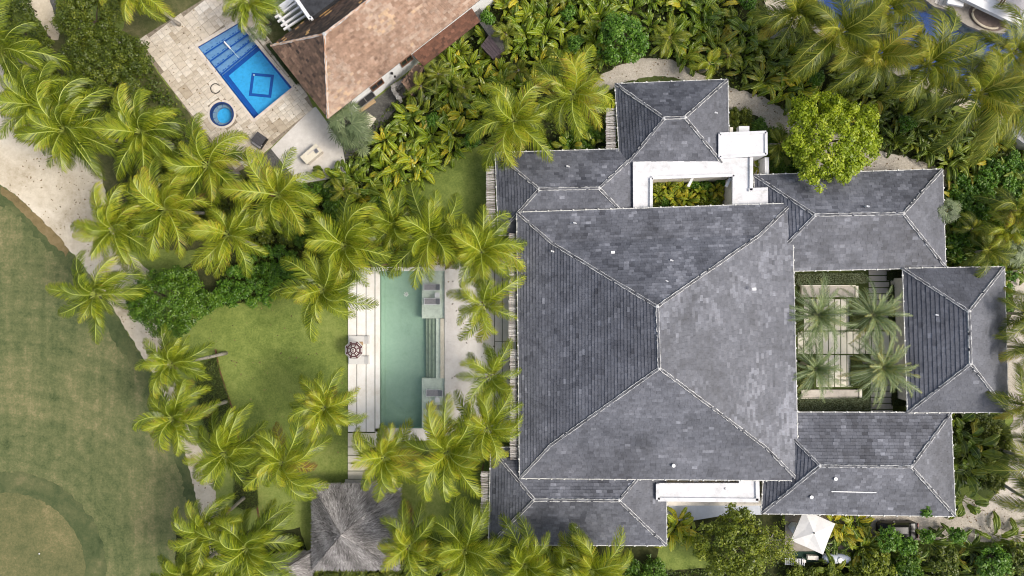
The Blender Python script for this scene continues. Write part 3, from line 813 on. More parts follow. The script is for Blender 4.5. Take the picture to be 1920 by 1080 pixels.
def small_planter():
    c = W(1426, 312, 0)
    t = thing('planter_yard', 'little walled planter yard east of the white flat roof', 'planter', (c.x, c.y, 0))
    slab('floor', [(1412, 296), (1443, 295), (1443, 330), (1412, 331)], .02, .10, M['court_slab'], t)
    b = MB(); A = W(1438, 295, 3.0); B = W(1438, 330, 3.0); b.bar((A.x, A.y, 1.5), (B.x, B.y, 1.5), .45, 3.0); b.build('wall', M['wall_white'], t)
small_planter()
def flat_roof_south():
    c = W(1330, 920, 0)
    t = thing('flat_roof_block', 'white flat roof strip beneath the lower edge of the largest roof', 'building', (c.x, c.y, 0))
    z = 4.4
    b = MB()
    b.prism([W(x, y, z) for x, y in [(1231, 906), (1385.5, 906), (1385.5, 898), (1421.7, 897), (1422.6, 940), (1232, 938)]], z - .4, z)
    b.build('roof', M['roof_white'], t)
    r = MB()
    for a, d in (((1233, 935.5), (1421, 937.5)), ((1419, 898), (1420, 938)), ((1233, 907), (1233, 936))):
        A = W(*a, z); B = W(*d, z); A.z = B.z = z + .08; r.bar(A, B, .42, .22)
    r.build('parapet', M['roof_white'], t)
    b = MB(); b.prism([W(x, y, z) for x, y in [(1252, 912), (1418, 910), (1418, 933), (1252, 933)]], 0, z - .41); b.build('wall', M['wall'], t)
    b = MB(); A = W(1300, 899, 3.4); B = W(1310, 906, 3.4); b.bar(A, B, .3, .3); A = W(1359, 898, 3.4); B = W(1359, 907, 3.4); b.bar(A, B, .3, .3); b.build('beam', M['white_paint'], t)
    b = MB(); p = W(1360, 916, z); b.lathe(p, [(.14, 0), (.12, .1), (0, .11)], 8); b.build('drain', M['steel'], t)
flat_roof_south()
t = thing('porch_floor', 'bluish white porch floor with a beige step below the white roof strip', 'porch', W(1340, 955, 0))
slab('floor', [(1250, 940), (1428, 940), (1428, 965), (1360, 966), (1300, 976), (1250, 976)], .0, .42, plain('cool_white_floor', (.55, .59, .66), .6, 1.5, .06), t)
slab('step', [(1250, 932), (1430, 932), (1430, 948), (1250, 948)], .0, 1.1, M['wall'], t)

# ------------------------------------------------------------------ villa pool, decks
def villa_pool():
    c = W(772, 655, 0)
    t = thing('swimming_pool', 'long green swimming pool with two lounger shelves', 'pool', (c.x, c.y, 0))
    x0, y0 = 712, 508; x1, y1 = 833.5, 803
    D = -1.5
    P = lambda x, y, z: W(x, y, 0).xy.to_3d() + Vector((0, 0, z))
    b = MB()
    b.face([P(x0, y1, D), P(x1, y1, D), P(x1, y0, D), P(x0, y0, D)])
    for a, d in (((x0, y0), (x0, y1)), ((x0, y1), (x1, y1)), ((x1, y1), (x1, y0)), ((x1, y0), (x0, y0))):
        b.face([P(*a, D), P(*d, D), P(*d, .04), P(*a, .04)])
    b.build('basin', M['pool_plaster'], t)
    def pris(name, poly, z0, z1, mat):
        m = MB(); m.prism([P(x, y, 0) for x, y in poly], z0, z1); m.build(name, mat, t)
    pris('shelf', [(790.5, y0), (x1 - .05, y0), (x1 - .05, 597), (790.5, 597)], D, -.20, M['pool_shelf'])
    pris('shelf', [(790.5, 709.5), (x1 - .05, 709.5), (x1 - .05, y1), (790.5, y1)], D, -.20, M['pool_shelf'])
    pris('step', [(796, 597.2), (802.3, 597.2), (802.3, 709.3), (796, 709.3)], D, -1.0, M['pool_step'])
    pris('step', [(802.5, 597.2), (809.8, 597.2), (809.8, 709.3), (802.5, 709.3)], D, -.72, M['pool_step'])
    pris('step', [(810, 597.2), (816.8, 597.2), (816.8, 709.3), (810, 709.3)], D, -.46, M['pool_step'])
    for x, z in ((802.0, -.997), (809.5, -.717), (816.6, -.457), (796.6, -.997)):
        pris('step_edge', [(x - .35, 597.3), (x + .35, 597.3), (x + .35, 709.2), (x - .35, 709.2)], z - .02, z + .02, M['pool_line'])
    pris('ledge', [(817, 597.2), (825.5, 597.2), (825.5, 709.3), (817, 709.3)], D, -.20, M['pool_shelf'])
    pris('bench', [(825.7, 597.2), (x1 - .05, 597.2), (x1 - .05, 709.3), (825.7, 709.3)], D, .02, M['step_slab'])
    pris('wall_ledge', [(712.1, y0), (718, y0), (718, y1), (712.1, y1)], D, -1.1, M['pool_plaster'])
    w = MB(); w.face([P(x, y, -.06) for x, y in [(x0 + .06, y1 - .06), (x1 - .06, y1 - .06), (x1 - .06, y0 + .06), (x0 + .06, y0 + .06)]])
    w.build('water', M['water'], t)
    m = MB()
    for k in range(8):
        a = k * math.pi / 4; q = P(758, 552, D + .02)
        m.bar(q, q + Vector((.3 * math.cos(a), .3 * math.sin(a), 0)), .1, .03)
    m.build('floor_drain', M['white_paint'], t)
villa_pool()
def deck_slab(poly, z1=.12, mat='white_slab', parent=None, name='slab', z0=0.0): return slab(name, poly, z0, z1, M[mat], parent)
t = thing('pool_deck', 'four long white slabs with dark gaps west of the green pool', 'deck', W(682, 655, 0))
slab('gap_bed', [(652.4, 503), (713, 503), (713, 811), (652.4, 811)], .002, .045, M['soil'], t)
for a, d in ((652.6, 668.2), (669.6, 685.6), (687, 702.2), (703.8, 712.4)): deck_slab([(a, 501), (d, 501), (d, 809.6), (a, 809.6)], parent=t)
t = thing('pool_coping', 'white coping strip at the far end of the green pool with brown soil behind', 'coping', W(755, 504, 0))
deck_slab([(700, 500.5), (795, 500.5), (795, 508), (700, 508)], .125, parent=t)
sheet('soil_strip', [(690, 495), (796, 495), (796, 500.3), (690, 500.3)], .05, plain('brown_soil', (.13, .07, .05), .9, 4, .2))
t = thing('stepping_slabs', 'cream stepping slabs leading from the pool deck to the thatched hut', 'path', W(680, 860, 0))
ys = [811, 838, 853.5, 868, 883, 898.5]
slab('gap_bed', [(652, 810.5), (708, 810.5), (708, 900), (652, 900)], .002, .03, M['joint_grass'], t)
for i in range(len(ys) - 1):
    xr = 712 if i == 0 else 706
    deck_slab([(652.3, ys[i] + 1), (xr, ys[i] + 1), (xr, ys[i + 1] - .6), (652.3, ys[i + 1] - .6)], .11, 'step_slab', t)
deck_slab([(647, 899.5), (707, 899.5), (707, 912), (647, 912)], .16, 'wood_slab', t)
t = thing('stone_terrace', 'wide pale stone terrace between the green pool and the largest pavilion', 'terrace', W(880, 640, 0))
deck_slab([(833.7, 507), (865, 484), (895, 484), (895, 640), (833.7, 640)], .12, 'deck', t)
deck_slab([(833.7, 640.15), (895, 640.15), (895, 818), (833.7, 818)], .12, 'deck', t)
deck_slab([(895.15, 484), (926.8, 484), (926.8, 640), (895.15, 640)], .12, 'deck', t)
deck_slab([(895.15, 640.15), (926.8, 640.15), (926.8, 818), (895.15, 818)], .12, 'deck', t)
deck_slab([(795.2, 478), (838, 478), (838, 484), (833.5, 507.8), (795.2, 507.8)], .121, 'deck', t)
deck_slab([(704, 803.3), (833.5, 803.3), (833.5, 826), (704, 826)], .12, 'deck', t)
slab('gap_bed', [(926.5, 484), (968, 484), (968, 818), (926.5, 818)], .002, .04, M['soil'], t)
for a, d in ((928.2, 941), (942.4, 954.4), (955.8, 967)):
    deck_slab([(a, 484), (d, 484), (d, 640), (a, 640)], .12, 'deck', t); deck_slab([(a, 641), (d, 641), (d, 818), (a, 818)], .12, 'deck', t)

# ------------------------------------------------------------------ neighbour's terrace of travertine pavers
A = (371.7, 88.4); Bp = (447.5, 43.6); Cp = (547.7, 164.2); Dp = (476.7, 222.6)
TER = [(255, 77), (392, -8), (460, -60), (520, -60), (560, -60), (508, 84), (558, 150), (585, 203), (507, 277), (478, 303), (440, 330), (362, 222)]
TER = [(255, 77), (430, -32), (475, -20), (512, 78), (560, 140), (588, 203), (507, 277), (478, 303), (438, 328), (362, 222)]
sheet('terrace_bed', TER, .03, M['grout'], [NPOOL, JAC])
def pavers():
    ctr = W(420, 180, 0)
    t = thing('paved_terrace', 'beige travertine paver terrace round the blue pool', 'terrace', (ctr.x, ctr.y, 0))
    r = random.Random(5)
    ang = math.atan2(134.2, 105)
    u = (math.cos(ang), math.sin(ang)); v = (-u[1], u[0])
    cell = 8.4
    used = {}
    out = []
    shapes = [(2, 1), (1, 1), (2, 2), (1, 2), (3, 2), (1, 1), (2, 1)]
    def ok(px, py):
        if not inside((px, py), TER): return False
        if inside((px, py), NPOOLX): return False
        return (px - 416.4) ** 2 + (py - 214.2) ** 2 > 22.5 ** 2
    cx = sum(p[0] for p in NPOOL) / 4; cy = sum(p[1] for p in NPOOL) / 4
    NPOOLX = [(cx + (x - cx) * 1.035, cy + (y - cy) * 1.035) for x, y in NPOOL]
    for i in range(-40, 40):
        for j in range(-40, 40):
            if (i, j) in used: continue
            for w, h in r.sample(shapes, len(shapes)) + [(1, 1)]:
                cells = [(i + a, j + b) for a in range(w) for b in range(h)]
                if any(c in used for c in cells): continue
                q = [(370 + u[0] * (i + a) * cell + v[0] * (j + b) * cell, 160 + u[1] * (i + a) * cell + v[1] * (j + b) * cell) for a, b in ((0, 0), (w, 0), (w, h), (0, h))]
                m = (sum(p[0] for p in q) / 4, sum(p[1] for p in q) / 4)
                if not all(ok(m[0] + (p[0] - m[0]) * .93, m[1] + (p[1] - m[1]) * .93) for p in q): continue
                for c in cells: used[c] = 1
                out.append((q, m, w * h)); break
    out.sort(key=lambda o: -o[2])
    rest = MB(); big = MB()
    shared = {}
    for k, (q, m, a) in enumerate(out):
        tn = min(1, max(0, .60 + (vn(m[0] * .03, m[1] * .03, 9) - .5) * .42 + r.gauss(0, .11)))
        z1 = .085 + r.uniform(-.004, .006)
        pts = [W(m[0] + (x - m[0]) * .965, m[1] + (y - m[1]) * .965, .08) for x, y in q]
        if k < 300:
            b = MB(); cc = W(*m, 0); b.prism([(p.x - cc.x, p.y - cc.y) for p in pts], .0, .05, 0, 0.0)
            key = (round((pts[0] - pts[1]).length, 2), round((pts[1] - pts[2]).length, 2))
            if key not in shared: shared[key] = b.mesh('paver', M['travertine'])
            o = inst('paver', shared[key], t, (cc.x - ctr.x, cc.y - ctr.y, z1 - .05), (0, 0, 0), (1, 1, 1), tn)
        else: rest.prism(pts, .035, z1, 0, tn)
    if rest.f: rest.build('pavers', M['travertine'], t)['kind'] = 'stuff'
pavers()
def ring_strip(mb, poly, w, z0, z1, mat=0):
    pts = [W(x, y, 0) for x, y in poly]; n = len(pts)
    for i in range(n):
        a, b = pts[i], pts[(i + 1) % n]
        d = (b - a).normalized(); o = Vector((d.y, -d.x, 0)) * w / 2
        mb.bar((a.x, a.y, (z0 + z1) / 2), (b.x, b.y, (z0 + z1) / 2), w, z1 - z0)
def lerp2(a, b, t): return (a[0] + (b[0] - a[0]) * t, a[1] + (b[1] - a[1]) * t)
def blue_pool():
    c = W(460, 130, 0)
    t = thing('swimming_pool', 'bright blue pool with a dark square outline on its floor', 'pool', (c.x, c.y, 0))
    D = -1.15
    P = lambda p, z: W(p[0], p[1], 0).xy.to_3d() + Vector((0, 0, z))
    q = [A, Dp, Cp, Bp]
    b = MB()
    b.face([P(x, D) for x in q])
    b.build('basin', M['blue_floor'], t)
    wl = MB()
    for i in range(4): wl.face([P(q[i], D), P(q[(i + 1) % 4], D), P(q[(i + 1) % 4], .06), P(q[i], .06)])
    wl.build('basin_wall', M['blue_band'], t)
    s0, s1 = (409.6, 136), (478.6, 78.6)
    # four shallow treads at the top end
    fr = [0, .285, .53, .76, 1.0]
    for i in range(4):
        a0, a1 = lerp2(A, s0, fr[i]), lerp2(A, s0, fr[i + 1]); b0, b1 = lerp2(Bp, s1, fr[i]), lerp2(Bp, s1, fr[i + 1])
        z = -.14 - i * .22
        m = MB(); m.prism([P(p, 0) for p in (lerp2(a0, b0, .004), a1, b1, b0)], D, z); m.build('step', M['blue_step'], t)
        e = MB(); A2, B2 = P(lerp2(a0, a1, .96), z + .01), P(lerp2(b0, b1, .96), z + .01); e.bar(A2, B2, .17, .03)
        A3, B3 = P(lerp2(a0, a1, .72), z + .01), P(lerp2(b0, b1, .72), z + .01)
        for k in range(15):
            if k % 5 == 4: continue
            f0 = (k + .15) / 15; e.bar(A3.lerp(B3, f0), A3.lerp(B3, f0 + (.045 if k % 2 else .02)), .11, .03)
        e.build('tread_line', M['blue_band'], t)
    band = MB()
    def strip(a, b_, w, off):
        zq = D + .012 + .004 * len(band.f) / 6
        pa, pb = P(a, zq), P(b_, zq); d = (pb - pa).normalized(); o = Vector((-d.y, d.x, 0)) * off
        band.bar(pa + o, pb + o, w, .02)
    strip(s0, Dp, .55, .28); strip(Cp, s1, .34, .17); strip(s1, s0, .5, .25)
    band.build('floor_band', M['blue_band'], t)
    sq = MB(); pts = [P(p, D + .014) for p in [(467.5, 133.5), (504.5, 137), (499.5, 175.5), (462.5, 172)]]
    for i in range(4):
        d = (pts[(i + 1) % 4] - pts[i]).normalized(); sq.bar(pts[i] - d * .16, pts[(i + 1) % 4] + d * .16, .34, .022 + .002 * (i % 2))
    sq.build('floor_square', M['blue_band'], t)
    m = MB(); m.lathe(P((469.5, 135), D + .03), [(.10, 0), (.09, .03), (0, .035)], 10); m.build('floor_light', M['white_paint'], t)
    m = MB(); h0, h1 = P((421, 78.5), .1), P((432, 91), -.05); m.bar(h0, h1, .16, .12); m.bar(h1, P((444, 105), -.6), .05, .05); m.build('handrail', M['white_paint'], t)
    w = MB(); w.face([P(lerp2(x, (460, 130), .004), -.05) for x in q]); w.build('water', M['water_blue'], t)
    cp = MB()
    for i in range(4):
        a_, b_ = q[i], q[(i + 1) % 4]; pa, pb = P(a_, .075), P(b_, .075); d = (pb - pa).normalized(); o = Vector((d.y, -d.x, 0)) * .2
        cp.bar(pa + o - d * .2, pb + o + d * .2, .38, .09 + .004 * (i % 2))
    cp.build('coping', M['pink_slab'], t)
blue_pool()
def jacuzzi():
    c = W(416.4, 214.2, 0)
    t = thing('hot_tub', 'round blue hot tub sunk in the beige terrace', 'hot tub', (c.x, c.y, 0))
    r = PX(20.5); Rr = PX(21.0)
    b = MB(); b.lathe((c.x, c.y, 0), [(PX(27), .03), (PX(27), .096), (Rr + .12, .096)], 36); b.build('coping', M['pink_slab'], t)
    b = MB(); b.lathe((c.x, c.y, 0), [(Rr + .10, .05), (Rr + .10, .10), (r - .02, .10), (r - .02, -.5)], 36); b.build('rim', M['navy'], t)
    b = MB(); b.lathe((c.x + .0, c.y, 0), [(r, -.42), (PX(15), -.43)], 36); b.lathe((c.x, c.y, 0), [(PX(15), -.43), (PX(15), -.9)], 36); b.build('seat', plain('hot_tub_seat', (.22, .27, .33), .6, 4, .15), t)
    b = MB()
    for k in range(5):
        a = R(95 + 35 * k); d = Vector((math.cos(a), math.sin(a), 0)); p = Vector((c.x, c.y, -.40)); b.bar(p + d * PX(15.5), p + d * r, .05, .02)
    b.build('seat_joint', M['blue_band'], t)
    b = MB(); b.lathe((c.x, c.y, 0), [(PX(15), -.9), (0.001, -.9)], 36); b.build('floor', M['blue_floor'], t)
    b = MB(); b.lathe((c.x, c.y, 0), [(r - .03, -.05), (0.001, -.05)], 36); b.build('water', M['water_blue'], t)
jacuzzi()
b = MB(); cc = W(404, 166, .1)
b.tube([cc + Vector((PX(9) * math.cos(a), PX(9) * math.sin(a), 0)) for a in [R(-25 - 300 * i / 24) for i in range(25)]], .055, 6)
o = b.build('hose', M['black'], loc=cc); props(o, 'thin black hose lying in an open loop on the beige terrace', 'hose')
sheet('plaza', [(584, 204), (592, 200), (614, 230), (642, 274), (652, 330), (560, 345), (547, 327), (508, 279)], .05, M['plaza'])
rag([(509, 279), (526, 300), (560, 345), (470, 345), (478, 304)], .045, 'grey_gravel_bed', M['grey_gravel'], 6, 1.0, 31)
rag([(614, 228), (690, 196), (760, 142), (760, 180), (735, 215), (650, 300), (640, 274)], .045, 'dark_gravel_bed', M['grey_gravel'], 6, 1.2, 32)

# ------------------------------------------------------------------ brown tiled house
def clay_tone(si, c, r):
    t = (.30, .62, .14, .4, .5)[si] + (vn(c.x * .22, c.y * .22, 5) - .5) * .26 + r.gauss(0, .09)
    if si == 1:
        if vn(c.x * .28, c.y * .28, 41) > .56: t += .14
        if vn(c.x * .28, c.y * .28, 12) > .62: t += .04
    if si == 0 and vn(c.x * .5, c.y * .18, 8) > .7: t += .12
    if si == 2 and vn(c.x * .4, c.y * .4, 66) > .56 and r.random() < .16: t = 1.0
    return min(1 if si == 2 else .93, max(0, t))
def brown_house():
    ze, zr = 5.2, 9.0
    w_, s_, e_, n_ = W(508, 86, ze), W(615.5, 222, ze), W(1040, -110, ze), W(790, -125, ze)
    r0, r1 = W(608.5, 64, zr), W(860, -130, zr)
    cen = W(650, 90, 0)
    t = thing('brown_house', 'white house with weathered brown clay tile roof beside the blue pool', 'house', (cen.x, cen.y, 0))
    slopes = [([w_, r0], [s_, r0 + (s_ - w_) * 1e-4]), ([s_, r0], [e_, r1]), ([n_, r1], [w_, r0])]
    d = MB()
    for L, Rr in slopes: d.face([p - Vector((0, 0, .02)) for p in (L[0], Rr[0], Rr[1], L[1])])
    d.face([p - Vector((0, 0, .12)) for p in (w_, s_, e_, n_)])
    roof = d.build('roof', M['clay_deck'], t)
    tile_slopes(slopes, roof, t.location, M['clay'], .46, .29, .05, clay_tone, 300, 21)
    cap = MB(); mor = MB()
    for i, pts in enumerate(([w_, r0], [s_, r0], [r0, r1])): cap_line(cap, mor, [p + Vector((0, 0, .04)) for p in pts], .20, .09, 50 + i, .45, (.0, .06))
    mor.lathe(r0, [(.22, -.05), (.20, .12), (.10, .16), (.0, .17)], 8)
    cap.build('ridge_cap', M['clay_cap'], roof); mor.build('mortar_line', M['mortar'], roof)['kind'] = 'stuff'
    # walls: set in under the eaves
    dse = (e_ - s_).normalized(); inn = Vector((-dse.y, dse.x, 0))
    a = s_ + inn * .45 + dse * 1.6; b_ = e_ + inn * .45
    wl = MB(); wl.prism([(a.x, a.y), (b_.x, b_.y), (b_.x + inn.x * 8, b_.y + inn.y * 8), (a.x + inn.x * 8, a.y + inn.y * 8)], 0, ze - .15)
    wl.build('wall', M['wall_white'], t)
    def opening(px, py, z, w, h, frame, glass, kids=2):
        # place on the wall plane: slide along the wall to the pixel
        k = (CAMH - z) / CAMH / 16.0
        p = Vector(((px - 960) * k, -(py - 540) * k, z)); s = (p - a).dot(dse)
        c = a + dse * s; c.z = z; out = -inn
        M3 = Matrix((dse, Vector((0, 0, 1)), out)).transposed()
        f = MB()
        for cx, cy, sx, sy in ((0, h / 2, w, .12), (0, -h / 2, w, .12), (-w / 2 + .06, 0, .12, h - .12), (w / 2 - .06, 0, .12, h - .12), (0, 0, .10, h - .12)):
            f.box(c + M3 @ Vector((cx, cy, .04)), (sx, sy, .14), rot=M3)
        fo = f.build('window', frame, t)
        g = MB(); g.box(c + M3 @ Vector((0, 0, .0)), (w - .1, h - .1, .05), rot=M3); g.build('pane', glass, fo)
    opening(710, 163, 2.9, 1.7, 1.5, M['wood'], M['glass'])
    opening(684, 186, 1.4, 2.5, 2.2, M['steel'], M['asphalt_roof'])
    opening(764, 116, 3.2, 1.6, 1.5, M['wood'], M['glass'])
    lt = MB(); p = a + dse * ((W(735, 138, 3.0) - a).dot(dse)); lt.box((p.x - inn.x * .15, p.y - inn.y * .15, 3.2), (.25, .2, .3)); lt.box((p.x - inn.x * .15 + .3, p.y - inn.y * .15 - .3, 3.0), (.2, .2, .25)); lt.build('wall_light', M['black'], t)
    st = MB(); p0 = W(672, 206, .2); p1 = W(703, 187, .2); st.prism([W(670, 204, .2), W(675, 212, .2), W(705, 191, .2), W(700, 184, .2)], .04, .2); st.build('door_step', M['wood_pale'], t)
    # lower tiled lean-to roofs
    z0, z1 = 2.6, 3.7
    q = [W(794, 124, z0), W(900, 40, z0), W(880, 8, z1), W(771, 100, z1)]
    lo = MB(); lo.face([p - Vector((0, 0, .02)) for p in q]); lo.face([p - Vector((0, 0, .15)) for p in q])
    lor = lo.build('porch_roof', plain('porch_deck', (.05, .03, .02), .9), t)
    tile_slopes([([q[0], q[3]], [q[1], q[2]])], lor, t.location, M['clay_dark'], .46, .29, .05, lambda si, c, r: min(1, max(0, .4 + r.gauss(0, .15))), 300, 22)
    q = [W(772, 180, 2.1), W(795, 126, 2.1), W(783, 119, 2.9), W(752, 153, 2.9)]
    lo = MB(); lo.face([p - Vector((0, 0, .02)) for p in q]); lo.face([p - Vector((0, 0, .15)) for p in q])
    lor = lo.build('shed_roof', M['clay_deck'], t)
    tile_slopes([([q[0], q[3]], [q[1], q[2]])], lor, t.location, M['clay'], .46, .29, .05, lambda si, c, r: min(1, max(0, .42 + r.gauss(0, .1))), 60, 23)
    for (x, y) in ((771, 168), (790, 122), (845, 76), (890, 38)):
        pm = MB(); p = W(x, y, 2.2); pm.box((p.x, p.y, 1.0), (.22, .22, 2.0)); pm.build('post', M['wood_dark'], t)
M['clay_dark'] = toned('dark_clay_tile', [(0, (.05, .025, .016)), (.5, (.14, .062, .038)), (1, (.24, .115, .075))], .8, nscale=2, namp=.25)
brown_house()
t = thing('flat_roof_annex', 'dark flat roofed annex with white edge above the brown house', 'building', W(590, 5, 0))
b = MB(); b.prism([W(x, y, 7.0) for x, y in [(556, -6), (583, 33), (628, 0), (690, -50), (620, -90)]], 0, 7.0); b.build('wall', M['asphalt_roof'], t)
b = MB()
for a, d in (((554, -5), (582, 36)), ((582, 36), (586, 33))):
    A_, B_ = W(*a, 7.05), W(*d, 7.05); b.bar(A_, B_, .35, .3)
b.build('white_edge', M['white_paint'], t)
t = thing('pergola', 'white slatted pergola between the fan palms and dark flat roof', 'pergola', W(550, 30, 0))
zp = 4.2
for a, d in (((516, 33), (556, 5)), ((521, 41), (563, 12)), ((527, 49), (570, 20)), ((532, 55.5), (577, 27))):
    b = MB(); b.bar(W(*a, zp + .12), W(*d, zp + .12), .2, .22); b.build('slat', M['white_paint'], t)
b = MB(); b.bar(W(518, 20, zp - .1), W(541, 53, zp - .1), .28, .24); b.bar(W(552, -2, zp - .1), W(580, 36, zp - .1), .28, .24); b.build('beam', M['white_paint'], t)
for p in ((541, 53), (520, 24), (578, 33)):
    b = MB(); q = W(*p, zp - .3); b.box((q.x, q.y, (zp - .2) / 2), (.25, .25, zp - .22)); b.build('post', M['white_paint'], t)
slab('pergola_base', [(508, 20), (548, -8), (556, -4), (520, 30)], .0, 3.6, M['wall_white'], t)
sheet('paved_yard', [(470, 62), (512, 30), (560, 0), (590, 30), (520, 84), (505, 84)], .055, M['dirt'])
t = thing('stone_pillar_wall', 'rubble stone wall corner beside the dark gravel by the brown house', 'wall', W(748, 175, 0))
r = random.Random(4)
for seg in (((738, 171), (757, 160)), ((738, 171), (753, 192))):
    for k in range(7):
        for l in range(3):
            p = W(*lerp2(seg[0], seg[1], (k + .5) / 7), 0); s = r.uniform(.3, .42)
            b = MB(); b.box((p.x + r.uniform(-.05, .05), p.y + r.uniform(-.05, .05), .3 + l * .5 + r.uniform(-.05, .05)), (s, s * r.uniform(.8, 1.3), .5), r.uniform(0, 1.5), 0, r.random()); b.build('stone', M['stone'], t)
t = thing('plum_shed', 'small plank roofed shed among broad leaved plants', 'shed', W(921, 90, 0))
b = MB(); b.prism([W(x, y, 2.0) for x, y in [(904, 88), (917, 71), (938, 98), (924, 107)]], 0, 2.3); b.build('wall', M['wood_dark'], t)
P4 = [W(901, 87, 2.6), W(917, 66, 2.9), W(942, 98, 2.9), W(924, 111, 2.6)]
for k in range(5):
    a = P4[0].lerp(P4[1], k / 5 + .01); c = P4[0].lerp(P4[1], (k + 1) / 5 - .01); d = P4[3].lerp(P4[2], (k + 1) / 5 - .01); e = P4[3].lerp(P4[2], k / 5 + .01)
    b = MB(); u = Vector((0, 0, .08)); b.hexa([a, e, d, c], [a + u, e + u, d + u, c + u]); b.build('plank', M['wood_dark'], t)
t = thing('garden_wall', 'narrow pebble topped wall running between the plank shed and tiled porch', 'wall', W(908, 40, 0))
b = MB(); b.bar(W(884, 12, 1.0), W(944, 96, 1.0), 1.0, 1.8); b.build('wall_body', M['grey_gravel'], t)

# ------------------------------------------------------------------ thatched huts
def thatch(label, corners, apex, ze, za, n, seed, cat='hut'):
    c = [W(x, y, ze) for x, y in corners]; ap = W(*apex, za)
    o = W(*apex, 0)
    t = thing('thatched_hut', label, cat, (o.x, o.y, 0))
    b = MB()
    for i in range(4): b.face([c[i] - Vector((0, 0, .05)), c[(i + 1) % 4] - Vector((0, 0, .05)), ap - Vector((0, 0, .08))])
    b.face([p - Vector((0, 0, .35)) for p in c])
    for i in range(4): b.face([c[i] - Vector((0, 0, .35)), c[(i + 1) % 4] - Vector((0, 0, .35)), c[(i + 1) % 4] - Vector((0, 0, .05)), c[i] - Vector((0, 0, .05))])
    roof = b.build('roof', M['thatch_under'], t)
    g = np.random.default_rng(seed)
    vs = []; tn = []
    per = n // 4
    for i in range(4):
        a, d = np.array(c[i]), np.array(c[(i + 1) % 4]); p = np.array(ap)
        nrm = np.cross(d - a, p - a); nrm /= np.linalg.norm(nrm)
        if nrm[2] < 0: nrm = -nrm
        tt = 1 - np.sqrt(g.random(per)) * 1.02; u = g.random(per)
        base = a[None] * (1 - u)[:, None] + d[None] * u[:, None]
        pos = base * (1 - tt)[:, None] + p[None] * tt[:, None]
        ed = (d - a) / np.linalg.norm(d - a)
        down = base - p[None]; down /= np.linalg.norm(down, axis=1)[:, None]
        dirn = down + ed[None] * g.normal(0, .17, per)[:, None] + nrm[None] * g.normal(.0, .10, per)[:, None]
        dirn /= np.linalg.norm(dirn, axis=1)[:, None]
        L = g.uniform(.28, .62, per)[:, None]; w = g.uniform(.018, .045, per)[:, None]
        side = np.cross(dirn, nrm[None]); side /= np.linalg.norm(side, axis=1)[:, None]
        h0 = g.uniform(.02, .16, per)[:, None]
        s0 = pos - dirn * L * .5 + nrm * h0; s1 = pos + dirn * L * .5 + nrm * (h0 + g.uniform(-.02, .06, per)[:, None])
        vs.append(np.stack([s0 - side * w, s0 + side * w, s1 + side * w * .5, s1 - side * w * .5], 1).reshape(-1, 3))
        tn.append(np.clip(g.normal(.5, .2, per) + .15 * np.sin(pos[:, 0] * 2.1 + pos[:, 1] * 1.3), 0, 1))
    v = np.concatenate(vs) - np.array([o.x, o.y, 0]); q = np.arange(len(v)).reshape(-1, 4)
    ob = inst('thatch_strand', np_mesh('thatch_strand', v, q, np.concatenate(tn), M['thatch']), roof); ob['kind'] = 'stuff'
    for p in c:
        k = ap.lerp(p, .86); m = MB(); m.tube([(k.x, k.y, 0), (k.x, k.y, ze)], .1, 8); m.build('post', M['wood'], t)
    return t
thatch('large grey thatched hut at the end of the stepping slabs', [(587, 1066), (746, 1066), (749, 909), (588, 911)], (639, 1003), 2.7, 5.4, 19000, 3)
thatch('small grey thatched roof tucked under palms left of the large hut', [(510, 1100), (584, 1100), (584, 1034), (512, 1042)], (538, 1064), 2.3, 3.9, 3600, 4)

